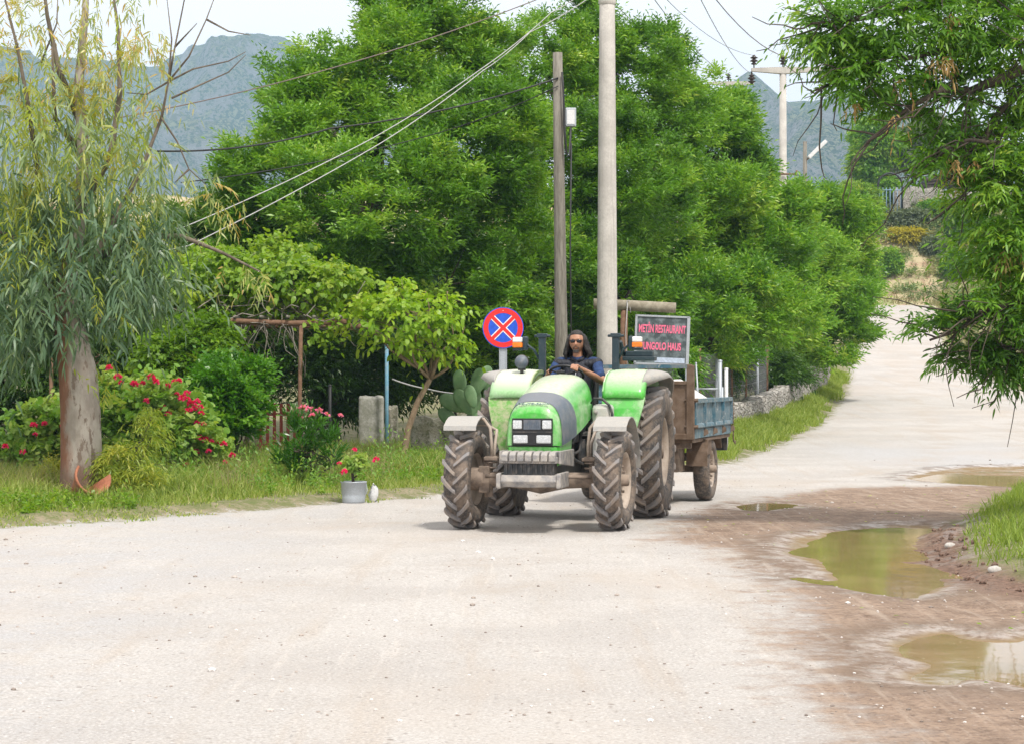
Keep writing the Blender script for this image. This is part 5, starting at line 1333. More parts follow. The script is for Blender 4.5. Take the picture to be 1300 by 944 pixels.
def tree(name, label, cat, base, blobs, n, leaf='broad', seed=1, trunk_r=.2, lean=None, group=None, bark=None, fork=.35, limbs=9, z0=None, **kw):
    X, Y = base; b_ = hz(X, Y) if z0 is None else z0
    o = thing(name, label, cat, (X, Y, b_), 0, group); O = np.array([X, Y, b_]); fol = Fol(seed); rng = fol.rng
    C, N = crown(fol, blobs, n, **kw)
    fol.build('crown', LM[leaf], o, O)
    Bc = np.array([q[:3] for q in blobs]); top = Bc.mean(0) - O
    m = MB(); hgt = Bc[:, 2].max() - b_; fk = np.array([top[0] * .35, top[1] * .35, hgt * fork])
    limb(m, (0, 0, -.25), tuple(fk), trunk_r * 1.25, trunk_r * .8, rng, .05, 10, 7)
    limb(m, tuple(fk), (top[0], top[1], max(top[2], fk[2] + .4)), trunk_r * .75, trunk_r * .3, rng, .08, 8, 6)
    for k in rng.permutation(len(Bc))[:limbs]:
        e = Bc[k] - O; s_ = fk + (np.array([top[0], top[1], max(top[2], fk[2] + .4)]) - fk) * rng.uniform(0, .6)
        limb(m, tuple(s_), tuple(e), trunk_r * .42, trunk_r * .12, rng, .12, 6, 6)
        near_ = C[np.argsort(np.linalg.norm(C - Bc[k], axis=1))[:40]]
        for q in near_[rng.permutation(len(near_))[:7]] - O: limb(m, tuple(s_ + (e - s_) * rng.uniform(.6, 1)), tuple(q), trunk_r * .12, .012, rng, .12, 4, 4)
    m.build('trunk', bark or BARK, o)
    return o
DN = 1.0
G = 'big green trees in a row along the left of the road'
big = dict(tw=26, nl=8, L=.145, W=.040, twl=.40, cr=.29, droop=.15, updir=1.0, upb=.4, inner=.30, sub=5, gap=.06, back=.65, lump=.26)
tree('broadleaf_tree', 'largest green tree of the row, its crown crossed by the pale cables', 'tree', (-3.75, 43), [
    B(372, 235, 43, 85, 85), B(420, 165, 44, 88, 72), B(326, 290, 43, 55, 62), B(505, 120, 45, 88, 88), B(560, 62, 46, 72, 72), B(505, 60, 46, 42, 48), B(610, 120, 45.5, 55, 70), B(600, 205, 43, 92, 95),
    B(480, 275, 41.5, 120, 95), B(635, 300, 43.5, 70, 95), B(570, 380, 42.5, 110, 55), B(430, 360, 42, 100, 60), B(345, 120, 44, 26, 22), B(620, 440, 44, 80, 50), B(310, 355, 43, 70, 50), B(478, 28, 46, 16, 40), B(540, -8, 46, 18, 42), B(596, 14, 46, 16, 44), B(352, 100, 44, 14, 36), B(400, 78, 44, 15, 34), B(440, 70, 45, 15, 34), B(283, 240, 43, 14, 30), B(648, 60, 46, 20, 40)], int(2100 * DN), 'broad', 11, .30, group=G, fork=.28, **big)
tree('broadleaf_tree', 'tall green tree of the row directly behind the wooden and concrete poles', 'tree', (2.1, 51), [
    B(690, 105, 50, 60, 62), B(745, 75, 51, 58, 58), B(800, 120, 51, 70, 72), B(705, 220, 48.5, 72, 95), B(790, 250, 48.5, 85, 90), B(855, 165, 52, 62, 75), B(700, 350, 47.5, 90, 65), B(790, 385, 47.5, 85, 55), B(660, 160, 50, 45, 60), B(735, 440, 49, 90, 45), B(755, 30, 52, 28, 26), B(735, 12, 52, 14, 34), B(690, 36, 51, 14, 34), B(812, 50, 52, 14, 36), B(842, 66, 52, 15, 36), B(868, 92, 52, 13, 30)],
    int(1550 * DN), 'broad', 12, .28, group=G, fork=.3, tone=.42, **big)
big2 = dict(tw=26, nl=8, L=.17, W=.048, twl=.44, cr=.36, droop=.15, updir=1.0, upb=.4, inner=.30, sub=5, gap=.06, back=.65, lump=.26)
tree('broadleaf_tree', 'green tree of the row right of the concrete pole, behind the restaurant board', 'tree', (5.2, 59), [
    B(900, 185, 58, 62, 58), B(935, 248, 59, 52, 54), B(880, 280, 56, 78, 80), B(965, 330, 57, 62, 60), B(875, 395, 53, 85, 58), B(955, 400, 55, 75, 55), B(835, 340, 53, 50, 60), B(900, 445, 54, 70, 35), B(905, 118, 58, 13, 30), B(935, 150, 58, 14, 34), B(952, 200, 58, 12, 26)],
    int(1250 * DN), 'broad', 13, .25, group=G, fork=.3, tone=.5, **big2)
tree('broadleaf_tree', 'lowest and farthest tree of the row, its crown bulging over the narrow road', 'tree', (9.7, 72), [
    B(1035, 292, 75, 60, 48), B(1070, 348, 76, 46, 52), B(1010, 345, 71, 65, 65), B(1055, 405, 73, 60, 50), B(995, 425, 66, 55, 38), B(1092, 368, 77, 24, 38), B(985, 285, 72, 45, 44), B(996, 270, 63.5, 36, 44), B(1010, 300, 63.5, 40, 40), B(1045, 455, 72, 38, 20)],
    int(1350 * DN), 'broad', 14, .25, group=G, fork=.3, tone=.55, tw=26, nl=8, L=.19, W=.054, twl=.48, cr=.40, droop=.15, updir=1.0, upb=.4, inner=.30, sub=5, gap=.06, back=.65, lump=.26)
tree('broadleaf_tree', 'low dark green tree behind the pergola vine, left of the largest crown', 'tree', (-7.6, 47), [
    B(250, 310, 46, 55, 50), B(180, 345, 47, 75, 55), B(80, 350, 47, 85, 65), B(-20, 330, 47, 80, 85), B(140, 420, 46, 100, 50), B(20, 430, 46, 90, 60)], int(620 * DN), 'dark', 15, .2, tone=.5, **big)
for k, (px, wd_, lb) in enumerate(((360, 110, 'dim distant tree seen through the gaps behind the largest crown'), (560, 120, 'dim distant tree behind the crown near the wooden pole'), (770, 120, 'dim distant tree behind the crowns right of the concrete pole'), (930, 80, 'dim distant tree behind the wire fence and its bushes'))):
    tree('broadleaf_tree', lb, 'tree', (P3(px, 0, 88)[0], 88), [B(px - wd_ * .4, 395, 88, wd_ * .55, 75), B(px + wd_ * .4, 385, 88, wd_ * .55, 80), B(px, 430, 86, wd_ * .8, 60), B(px, 330, 89, wd_ * .5, 55)], 300, 'dark', 170 + k, .25, fork=.3, limbs=4, tone=.3, tw=16, nl=6, L=.34, W=.12, twl=.7, cr=.7)
# undergrowth below the row
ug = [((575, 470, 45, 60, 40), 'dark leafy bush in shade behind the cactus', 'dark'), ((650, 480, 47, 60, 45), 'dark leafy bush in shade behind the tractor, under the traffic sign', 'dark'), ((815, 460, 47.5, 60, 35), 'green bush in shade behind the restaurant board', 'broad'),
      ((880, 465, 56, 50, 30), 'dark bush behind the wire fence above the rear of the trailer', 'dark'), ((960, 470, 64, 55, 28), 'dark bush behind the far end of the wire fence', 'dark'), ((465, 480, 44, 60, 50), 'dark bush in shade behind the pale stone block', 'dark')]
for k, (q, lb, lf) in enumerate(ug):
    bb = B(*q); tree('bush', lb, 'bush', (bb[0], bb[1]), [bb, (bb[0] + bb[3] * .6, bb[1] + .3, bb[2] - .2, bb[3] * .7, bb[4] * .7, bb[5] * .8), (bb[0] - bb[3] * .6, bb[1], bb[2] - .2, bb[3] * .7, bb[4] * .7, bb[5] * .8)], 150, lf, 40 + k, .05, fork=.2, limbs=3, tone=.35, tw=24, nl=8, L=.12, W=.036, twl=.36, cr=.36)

# vine over the pergola
vn_ = dict(kind='x', shape=(1.0, .9), ang=1.2, ldroop=.35, droop=.45, upb=1.0)
tree('grape_vine', 'bright green vine spreading over the top of the low pergola', 'vine', (-5.2, 38), [
    B(225, 372, 37.3, 48, 28, 1.6), B(290, 362, 38, 60, 36, 1.8), B(360, 358, 37.5, 62, 38, 1.6), B(418, 366, 37.5, 40, 32, 1.5), B(150, 375, 38, 60, 32, 1.7), B(398, 415, 36.2, 14, 44, .25), B(415, 400, 36.3, 14, 26, .3), B(245, 345, 38.5, 40, 26), B(340, 330, 38.8, 60, 26), B(452, 372, 37.5, 34, 26), B(250, 425, 36.2, 16, 36, .25), B(345, 405, 36.2, 16, 14, .3)], 400, 'vine', 21, .05, fork=.9, limbs=6, bark=BARK2, tw=13, nl=6, L=.10, W=.085, twl=.36, cr=.28, tone=.5, inner=.35, sub=3, gap=-.15, **vn_)
tg = MB(); rg = np.random.default_rng(5)
for k in range(150):
    x = rg.uniform(-6.6, -3.3); y = rg.uniform(35.8, 38); z = 2.62 + rg.uniform(-.1, .35); d = rg.normal(size=3) * np.array([.45, .3, .3])
    limb(tg, (x, y, z), (x + d[0], y + d[1], z + d[2] - .12), .012, .006, rg, .2, 4, 5)
for k in range(26):
    x = rg.uniform(-6.4, -3.4); z = 2.6; limb(tg, (x, 36, z), (x + rg.uniform(-.3, .3), 36 + rg.uniform(-.2, .4), z - rg.uniform(.3, .9)), .009, .005, rg, .25, 4, 6)
tag(tg.build('dead_twigs', barkmat('grey_dry_twigs', (.30, .27, .23), (.18, .16, .13), 9, .2)), 'tangle of dry grey vine twigs hanging along the pergola beam', 'twigs', kind='stuff')
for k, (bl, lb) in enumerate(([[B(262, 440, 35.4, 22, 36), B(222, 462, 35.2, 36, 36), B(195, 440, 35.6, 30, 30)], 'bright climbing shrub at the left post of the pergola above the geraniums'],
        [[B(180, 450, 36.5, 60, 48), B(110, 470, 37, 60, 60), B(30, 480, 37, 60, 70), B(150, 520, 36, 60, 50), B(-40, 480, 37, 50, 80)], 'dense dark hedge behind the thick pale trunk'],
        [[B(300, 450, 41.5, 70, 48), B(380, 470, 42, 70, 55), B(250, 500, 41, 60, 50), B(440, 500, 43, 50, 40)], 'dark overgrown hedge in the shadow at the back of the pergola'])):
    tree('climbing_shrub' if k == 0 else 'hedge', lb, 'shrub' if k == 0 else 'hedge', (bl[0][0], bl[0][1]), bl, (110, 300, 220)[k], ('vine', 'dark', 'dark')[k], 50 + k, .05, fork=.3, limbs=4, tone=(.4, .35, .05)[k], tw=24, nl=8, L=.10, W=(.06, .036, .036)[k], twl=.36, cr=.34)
tree('citrus_bush', 'rounded glossy green bush between the geraniums and the red picket fence', 'bush', (P3(300, 0, 34)[0], 34), [B(290, 512, 34, 44, 46), B(268, 488, 34.3, 26, 24), B(318, 488, 34.2, 20, 24), B(300, 480, 34.2, 30, 20), B(275, 545, 33.8, 34, 28), B(310, 535, 33.8, 20, 26)], 150, 'citrus', 61, .06, fork=.2, limbs=5, tone=.5, tw=22, nl=8, L=.105, W=.048, twl=.26, cr=.16, droop=.1, updir=.9, ang=.8, sub=5, gap=.0, lump=.3)

# young tree with broad yellow-green leaves
mx_, my_ = P3(512, 0, 36.2)[0], 36.2; mb0 = hz(mx_, my_)
o = thing('young_tree', 'slender young tree with a thin leaning trunk and broad yellow-green leaves in the grass', 'tree', (mx_, my_, mb0)); O = Vector((mx_, my_, mb0))
bl = [B(515, 405, 36.2, 66, 38), B(560, 405, 36.2, 40, 36), B(470, 415, 36.4, 45, 30), B(440, 395, 36.5, 28, 20), B(565, 440, 36.1, 26, 18), B(505, 372, 36.3, 28, 24), B(568, 372, 36.2, 12, 22), B(520, 445, 36.2, 40, 22), B(508, 348, 36.3, 10, 18), B(600, 420, 36.2, 16, 14)]
fol = Fol(71); C, N = crown(fol, bl, 88, tw=4, nl=6, L=.11, W=.078, twl=.36, cr=.20, tone=.5, kind='x', shape=(1.0, .8), ang=1.1, ldroop=.4, droop=.5, inner=.35, back=.8)
fol.build('crown', LM['mulb'], o, np.array(O))
m = MB(); pts = [Vector(P3(a, c_, 36.2)) - O for a, c_ in ((512, 600), (513, 575), (518, 545), (530, 510), (546, 481))]; pts[0].z = -.15
m.tube(pts, [.075, .062, .055, .050, .045], 10); fk = pts[-1]; rg = np.random.default_rng(8)
for a, c_ in ((515, 405), (560, 400), (470, 415), (565, 440), (505, 365), (590, 415), (568, 370), (445, 400), (540, 370)):
    e = Vector(P3(a, c_, 36.2)) - O; limb(m, fk, e, .032, .010, rg, .10, 6, 6)
    for q in range(5):
        z = C[rg.integers(len(C))] - np.array(O)
        if (Vector(z) - e).length < .8: limb(m, fk.lerp(e, .7), tuple(z), .012, .005, rg, .1, 4, 4)
m.build('trunk', BARKM, o)

# geraniums
def bloom_mesh(name, r, n, mat, seed):
    f = Fol(seed); rng = f.rng; d = rdir(n, rng); d[:, 2] = np.abs(d[:, 2]) * .9 - .1
    f.leaves(d * r * .35, unit(d + rng.normal(size=(n, 3)) * .4), r * .9, r * .8, rng.random(n), 'd', .1, .3)
    o = f.build(name, mat); me = o.data; bpy.data.objects.remove(o); return me
GEM = bloom_mesh('flower', .045, 26, LM['mag'], 3); PKM = bloom_mesh('flower', .05, 18, LM['pink'], 4)
def blooms(parent, O, pts, me, Y, sc=1.0, jit=.15, seed=1):
    rg = random.Random(seed)
    for px, y in pts:
        p = Vector(P3(px, y, Y + rg.uniform(-jit, jit))) - Vector(O)
        f = bpy.data.objects.new('flower', me); COL.objects.link(f); f.parent = parent; f.location = p; f.rotation_euler = (rg.uniform(-.5, .5), rg.uniform(-.5, .5), rg.uniform(0, 6)); s_ = sc * rg.uniform(.75, 1.2); f.scale = (s_, s_, s_)
def gerbush(name, label, base, bl, n, pts, Y, seed, leaf='ger', me=None, cat='flowering bush', sc=1.0, L=.085, z0=None, **kw):
    o = tree(name, label, cat, base, bl, n, leaf, seed, .03, fork=.2, limbs=4, z0=z0, tw=kw.pop('tw', 12), nl=kw.pop('nl', 5), L=L, W=kw.pop('W', L * 1.05), twl=kw.pop('twl', .20), cr=kw.pop('cr', .20), tone=kw.pop('bs', .72), kind='x', sub=4, gap=-.1, lump=.25, shape=kw.pop('shape', (1.15, 1.1)), ang=kw.pop('ang', 1.2), ldroop=.15, droop=.1, updir=kw.pop('updir', .8), upb=.7, **kw)
    blooms(o, o.location, pts, me or GEM, Y, sc, .12, seed); return o
gerbush('geranium_bush', 'large geranium bush dotted with magenta blooms right of the thick pale trunk', (P3(200, 0, 31.8)[0], 31.8), [B(200, 535, 31.8, 62, 42), B(150, 505, 32, 42, 26), B(235, 560, 31.6, 46, 36), B(262, 580, 31.6, 30, 22), B(195, 500, 32.0, 40, 22), B(150, 550, 31.8, 40, 45), B(200, 580, 31.6, 60, 30), B(130, 600, 31.7, 40, 30)], 330,
    [(138, 467), (149, 478), (154, 485), (171, 487), (182, 486), (192, 478), (197, 484), (222, 484), (228, 483), (213, 489), (214, 494), (225, 500), (232, 505), (237, 499), (229, 507), (238, 506), (242, 511), (250, 509), (247, 514), (254, 516), (240, 521), (214, 526), (256, 524), (250, 536), (258, 538), (225, 556), (243, 553), (253, 555), (261, 557), (268, 560), (274, 562), (284, 563), (249, 572), (265, 572), (295, 577), (285, 586), (237, 589), (205, 515), (186, 508), (246, 519)], 31.25, 81, sc=1.15)
gerbush('geranium_bush', 'smaller geranium bush with a few magenta blooms left of the thick pale trunk', (P3(50, 0, 31.8)[0], 31.8), [B(55, 545, 31.8, 34, 30), B(40, 585, 31.8, 40, 26), B(85, 560, 32, 24, 36), B(10, 570, 31.9, 30, 30)], 120, [(43, 539), (57, 537), (45, 551), (29, 573), (80, 540), (6, 566)], 31.3, 82, sc=1.1)
gerbush('potted_geranium', 'red geranium with sparse leaves growing in the grey metal bucket', BXP, [B(447, 597, 28.75, 17, 11), B(462, 590, 28.75, 14, 12), B(435, 600, 28.75, 9, 8)], 30, [(450, 570), (431, 588), (437, 598), (478, 583)], 28.5, 83, cat='plant', z0=bz + .2, L=.055, tw=6, cr=.06, twl=.10)
gerbush('oleander_bush', 'upright oleander with narrow dark leaves and pink flowers in front of the picket fence', (P3(385, 0, 31)[0], 31), [B(383, 575, 31, 24, 50), B(365, 600, 31, 20, 32), B(404, 560, 31, 22, 30), B(418, 580, 31, 14, 30), B(395, 540, 31, 18, 22)], 64, [(392, 519), (384, 517), (415, 526), (380, 529), (405, 521), (432, 527), (396, 527)], 30.9, 84, 'citrus', PKM, L=.12, W=.022, shape=(.9, .9), ang=.5, tw=8, nl=6, twl=.24, cr=.10, updir=1.8, bs=.15)
# cactus
cx_, cy_ = P3(605, 0, 36.6)[0], 36.6; cz_ = hz(cx_, cy_)
o = thing('prickly_pear', 'prickly pear cactus with flat blue-green pads left of the traffic sign post', 'cactus', (cx_, cy_, cz_))
t = NT('cactus_skin'); v = t.obj(); d = t.vor(16, v); n = t.noise(6, 4, .6, v)
CACT = t.pbr(t.mix(t.sstep(d, .10, .05), t.mix(t.sstep(n, .35, .65), (.085, .17, .07), (.13, .22, .10)), (.34, .34, .20)), .6)
pads = [(600, 545, 30, -5, 0), (620, 540, 30, 8, .1), (588, 510, 24, -35, -.1), (603, 512, 26, -8, 0), (622, 505, 26, 14, .05), (584, 488, 25, -14, .1), (606, 486, 25, 14, -.1), (598, 503, 20, -20, -.3), (615, 480, 22, 25, .15), (575, 512, 24, -62, .1), (632, 520, 28, -6, .2), (570, 530, 22, -50, .2)]
for px, y, r, a, dy in pads:
    p = Vector(P3(px, y, 36.6 + dy)) - Vector(o.location); k = 36.6 / F
    m = MB(); r *= .78; m.ball((0, 0, 0), (r * .52 * k, .03, r * 1.0 * k), 16, 12)
    for i, q in enumerate(m.v): zf = q[2] / (r * k); m.v[i] = (q[0] * (1 + .22 * zf), q[1], q[2])
    f = m.build('pad', CACT, o); f.location = p; f.rotation_euler = (R(random.uniform(-12, 12)), R(a), R(random.uniform(-35, 35)))

# ------------------------------------------------ eucalyptus
ey = 28.2; ex, _, _ = P3(103, 0, ey); eb = hz(ex, ey)
eu = thing('eucalyptus_tree', 'eucalyptus with a thick mottled pale trunk and drooping grey-green leaves at the left edge', 'tree', (ex, ey, eb)); EO = Vector((ex, ey, eb))
E = lambda px, y, dy=0: Vector(P3(px, y, ey + dy)) - EO
t = NT('mottled_eucalyptus_bark'); v = t.obj((1, 1, .5)); n1 = t.noise(4, 6, .65, v); n2 = t.noise(9, 5, .7, t.obj((1, 1, .3))); sx_ = t.new('ShaderNodeSeparateXYZ'); t.t.links.new(t.obj(), sx_.inputs[0])
c = t.mix(t.sstep(n1, .38, .62), (.38, .345, .30), (.26, .225, .19)); c = t.mix(t.sstep(n2, .545, .60), c, (.17, .13, .10))
red = t.math('MULTIPLY', t.sstep(t.math('ADD', sx_.outputs[0], t.math('MULTIPLY', n1, .5)), .19, .06), t.sstep(n1, .25, .5, .5, 1)); c = t.mix(red, c, (.20, .085, .045))
foot = t.sstep(t.math('SUBTRACT', sx_.outputs[2], t.math('MULTIPLY', n1, .9)), .05, -.25); c = t.mix(foot, c, (.16, .10, .07))
EB = t.pbr(c, .85, 0, t.bump(t.math('ADD', n1, n2), .6, .03))
m = MB()
tp_ = [E(103, 650), E(104, 625), E(102, 580), E(101, 520), E(98, 470), E(90, 425), E(84, 385), E(92, 330), E(104, 260), E(106, 190), E(100, 110), E(108, 20), E(112, -80)]
tr_ = [.36, .31, .275, .262, .25, .21, .15, .12, .095, .08, .065, .045, .03]
rings = []
for i, p in enumerate(tp_):
    rings.append([(p.x + math.cos(a) * tr_[i] * (1 + .06 * math.sin(3 * a + i * .5) + (.12 * math.sin(5 * a + 1) if i < 2 else 0)), p.y + math.sin(a) * tr_[i], p.z) for a in [2 * math.pi * k / 20 for k in range(20)]])
m.loft(rings); m.build('trunk', EB, eu)
m = MB(); rg = np.random.default_rng(31)
LB = [[(86, 400), (50, 340), (15, 300), (-30, 285)], [(88, 380), (120, 330), (150, 270), (180, 215), (205, 150), (214, 104)], [(90, 340), (60, 300), (48, 220), (35, 130), (22, 60), (4, -10)], [(104, 260), (140, 200), (152, 120), (150, 40), (140, -40)], [(100, 150), (75, 90), (60, 20), (52, -50)], [(104, 200), (70, 150), (66, 60)],
      [(120, 330), (170, 300), (230, 300), (280, 320), (330, 345)], [(88, 390), (60, 400), (30, 390), (-10, 400)]]
for L_ in LB: m.tube([E(a, b_, rg.uniform(-.3, .3)) for a, b_ in L_], list(np.linspace(.055, .012, len(L_))), 7)
for L_ in ([(214, 104), (222, 60), (234, 0), (240, -30)], [(214, 104), (240, 72), (262, 25), (275, -10)], [(214, 104), (218, 50), (212, 0)], [(214, 104), (245, 88), (290, 78), (312, 66)], [(218, 125), (250, 110), (290, 92), (312, 70)], [(205, 150), (225, 180), (240, 215), (262, 235)], [(214, 104), (186, 120), (160, 118)], [(240, 215), (222, 232)], [(22, 60), (10, 20)], [(52, 80), (72, 30), (74, -20)], [(222, 60), (250, 30)], [(262, 25), (290, 40), (318, 45)]):
    m.tube([E(a, b_, rg.uniform(-.1, .1)) for a, b_ in L_], list(np.linspace(.016, .005, len(L_))), 5)
m.build('limbs', BARK2, eu)
fol = Fol(91); rng = fol.rng
def strands(fol, regs, L=.175, W=.036, nl=11, tint=.35):
    for px, y, rx, ry, n, ln in regs:
        a = rng.uniform(0, 2 * math.pi, n); r = np.sqrt(rng.random(n)); P = np.stack(P3(0, 0, 1)) * 0 + np.zeros((n, 3))
        pxs = px + np.cos(a) * r * rx; ys = y + np.sin(a) * r * ry; dd = rng.normal(size=n) * .75
        Yv = ey + dd; P = np.stack([(pxs - 650) * ey / F + rng.normal(size=n) * .05, Yv, EYE + (HZ - ys) * ey / F], 1) - np.array(EO)
        T = unit(np.array([0, 0, -1.0]) + rng.normal(size=(n, 3)) * .6)
        fol.twigs(P, T, ln, nl, L, W, np.clip(tint + rng.normal(size=n) * .12, 0, 1), 'x', .25, .85, .30, .3, (.85, .7), -.2)
strands(fol, [(55, 345, 85, 55, 180, .7), (140, 335, 76, 45, 150, .62), (60, 400, 60, 28, 70, .55), (15, 390, 50, 40, 80, .6), (190, 345, 32, 28, 38, .5), (20, 270, 60, 50, 70, .5), (110, 265, 75, 45, 84, .5), (180, 285, 46, 46, 70, .5)], tint=.22)
strands(fol, [(20, 200, 50, 50, 34, .42), (100, 200, 80, 50, 60, .42), (50, 140, 60, 60, 36, .4), (130, 140, 65, 60, 46, .4), (200, 215, 26, 34, 20, .42), (240, 205, 14, 14, 5, .35)], W=.030, tint=.55)
strands(fol, [(155, 30, 55, 45, 38, .38), (110, 60, 55, 50, 30, .38), (40, 40, 55, 45, 24, .38), (170, 100, 40, 50, 28, .38), (110, -60, 80, 50, 40, .5), (275, 250, 18, 14, 12, .45), (320, 345, 18, 10, 8, .4), (200, 60, 16, 40, 7, .35)], L=.12, W=.024, tint=.8)
fol.build('foliage', LM['euc'], eu)
fol = Fol(92); rng = fol.rng
strands(fol, [(110, 270, 95, 65, 110, .4), (20, 200, 45, 90, 60, .4), (150, 180, 45, 60, 40, .4), (90, 180, 65, 60, 40, .36), (60, 300, 60, 50, 50, .4), (130, 370, 35, 25, 14, .5), (155, 70, 25, 60, 12, .4), (125, 470, 12, 20, 8, .4), (30, 90, 40, 60, 22, .5), (60, 120, 50, 60, 20, .5)], L=.11, W=.026, nl=10, tint=.5)
fol.build('fresh_foliage', LM['eucy'], eu)
fol = Fol(93)
crown(fol, [tuple(np.array(B(*q)) - np.array([*EO, 0, 0, 0])) for q in ((110, 120, ey, 22, 40), (150, 210, ey, 22, 20), (120, 240, ey, 24, 16), (40, 230, ey, 18, 30), (8, 70, ey, 22, 30), (20, 120, ey, 20, 26), (45, 150, ey, 20, 16), (65, 165, ey, 18, 14), (60, 130, ey, 12, 10), (30, 10, ey, 30, 14), (100, 205, ey, 16, 14), (175, 195, ey, 14, 12), (160, 70, ey, 10, 20))], 125, cr=.10, tw=8, nl=7, L=.055, W=.012, twl=.13, tone=.4, inner=.5)
fol.build('yellow_blossom', LM['yel'], eu)
tree('sapling_shrub', 'feathery yellow-green sprouts growing around the right foot of the thick pale trunk', 'shrub', (P3(160, 0, 28.1)[0], 28.1), [B(160, 620, 28.1, 28, 24), B(182, 606, 28.2, 22, 24), B(145, 590, 28.1, 16, 28), B(172, 568, 28.4, 20, 28), B(190, 545, 28.5, 13, 26)], 110, 'eucy', 95, .02, fork=.2, limbs=3, tone=.42, tw=8, nl=8, L=.095, W=.016, twl=.30, cr=.10, updir=.6, droop=.8, sub=3, gap=-.2)
tree('sapling_shrub', 'yellow flowering weeds at the left foot of the thick pale trunk', 'shrub', (P3(60, 0, 29)[0], 29.2), [B(62, 600, 29.2, 22, 14), B(45, 615, 29.2, 22, 10), B(84, 590, 29.4, 10, 16)], 50, 'eucy', 96, .012, fork=.2, limbs=2, tone=.6, tw=8, nl=7, L=.05, W=.018, twl=.2, cr=.11, updir=.8)

# ------------------------------------------------ tree overhanging from the right
ry_ = 23.0; rxx = 9.3; rb = hz(rxx, ry_ + .6)
rt = thing('almond_tree', 'almond-leaved tree hanging its branches into the picture from the right edge', 'tree', (rxx, ry_ + .6, rb)); RO = Vector((rxx, ry_ + .6, rb))
Q = lambda px, y, dy=0: Vector(P3(px, y, ry_ + dy)) - RO
m = MB(); rg = np.random.default_rng(77)
limb(m, (0, 0, -.3), (-.3, -.2, 2.3), .26, .19, rg, .04, 12, 7)
RL = [([(-.3, -.2, 2.3)], [(1480, 220), (1400, 130), (1330, 75), (1270, 100), (1232, 116), (1195, 114), (1150, 140), (1100, 182)], .10), ([(-.3, -.2, 2.3)], [(1500, 250), (1400, 150), (1310, 105), (1262, 150), (1250, 178), (1240, 205), (1224, 250)], .07),
      ([(-.3, -.2, 2.2)], [(1480, 330), (1400, 360), (1300, 382), (1250, 395), (1215, 420), (1180, 432)], .06), ([(-.3, -.2, 2.3)], [(1490, 80), (1400, -10), (1300, -20), (1180, 5), (1090, 25), (1030, 30)], .08), ([(-.3, -.2, 2.3)], [(1500, 280), (1400, 240), (1300, 185), (1230, 178), (1190, 192)], .05),
      ([(-.3, -.2, 2.2)], [(1480, 400), (1400, 440), (1320, 440), (1270, 440)], .04), ([(-.3, -.2, 2.3)], [(1420, 60), (1340, 60), (1240, 55), (1150, 75), (1080, 95), (1035, 115)], .05)]
for st0, pp_, r0 in RL:
    pts = [Vector(st0[0])] + [Q(a, b_, rg.uniform(-.25, .25)) for a, b_ in pp_]; m.tube(pts, list(np.linspace(r0, .012, len(pts))), 8)
    for k in range(34):
        i = rg.integers(2, len(pts) - 1); s_ = pts[i].lerp(pts[i + 1], rg.random()); d = Vector(rg.normal(size=3)) * .4 + Vector((-.25, 0, -.12)); limb(m, s_, s_ + d, .012, .004, rg, .15, 4, 5)
m.build('trunk', BARK, rt)
rb_ = lambda *q: tuple(np.array(B(*q)) - np.array([*RO, 0, 0, 0]))
dense = [rb_(1300, 60, 23, 80, 70), rb_(1230, 30, 23.2, 75, 50), rb_(1330, 200, 23.2, 75, 90), rb_(1275, 290, 23, 52, 70), rb_(1340, 330, 23, 80, 80), rb_(1255, 385, 23, 42, 45), rb_(1310, 420, 23, 60, 48), rb_(1400, 150, 23.4, 100, 150), rb_(1400, 380, 23.3, 100, 100), rb_(1180, 40, 23.2, 55, 45), rb_(1240, 190, 23.3, 50, 40), rb_(1300, -60, 23.4, 120, 80), rb_(1200, 130, 23.2, 50, 30), rb_(1290, 140, 23.4, 60, 50)]
kw = dict(tw=10, nl=10, L=.095, W=.024, twl=.32, cr=.18, kind='x', shape=(.95, .8), ang=.85, ldroop=.3, droop=.35, updir=.1, upb=.3, inner=.35, back=.7)
fol = Fol(101); crown(fol, dense + [rb_(1262, 300, 23, 30, 40), rb_(1275, 340, 22.9, 34, 46), rb_(1245, 385, 23, 22, 20), rb_(1290, 230, 22.8, 56, 50)], 760, tone=.5, gap=-.6, **kw)
crown(fol, [rb_(1110, 30, 23, 52, 32), rb_(1060, 45, 23, 36, 24), rb_(1030, 18, 23, 22, 16), rb_(1130, 95, 23, 46, 34), rb_(1085, 110, 23, 34, 20), rb_(1065, 160, 23, 16, 12), rb_(1120, 145, 23, 26, 14), rb_(1175, 155, 23, 30, 22), rb_(1200, 205, 23.1, 22, 22), rb_(1090, 75, 23, 40, 22), rb_(1228, 250, 23, 22, 22), rb_(1240, 330, 23, 20, 26)], 150, tone=.45, **kw)
crown(fol, [rb_(1215, 415, 23, 26, 24), rb_(1185, 425, 23, 16, 14), rb_(1230, 455, 23, 24, 20), rb_(1172, 420, 23, 6, 6), rb_(1270, 465, 23, 30, 18), rb_(1300, 470, 23, 22, 16), rb_(1205, 450, 23, 12, 12)], 52, tone=.35, **{**kw, 'L': .10, 'twl': .26, 'cr': .16})
fol.build('foliage', LM['rt'], rt)
fol = Fol(102); crown(fol, [rb_(1195, 78, 22.8, 14, 14), rb_(1150, 100, 22.8, 5, 14), rb_(1088, 85, 22.8, 16, 8), rb_(1140, 145, 22.8, 6, 8), rb_(1222, 205, 22.9, 24, 6), rb_(1213, 22, 22.8, 6, 8), rb_(1280, 320, 22.8, 26, 10), rb_(1290, 88, 22.8, 6, 6), rb_(1090, 133, 22.8, 6, 4)], 22, cr=.05, tw=3, nl=6, L=.08, W=.018, twl=.14, tone=.5, droop=1.2, inner=.5, kind='x', ldroop=.6, updir=-.5)
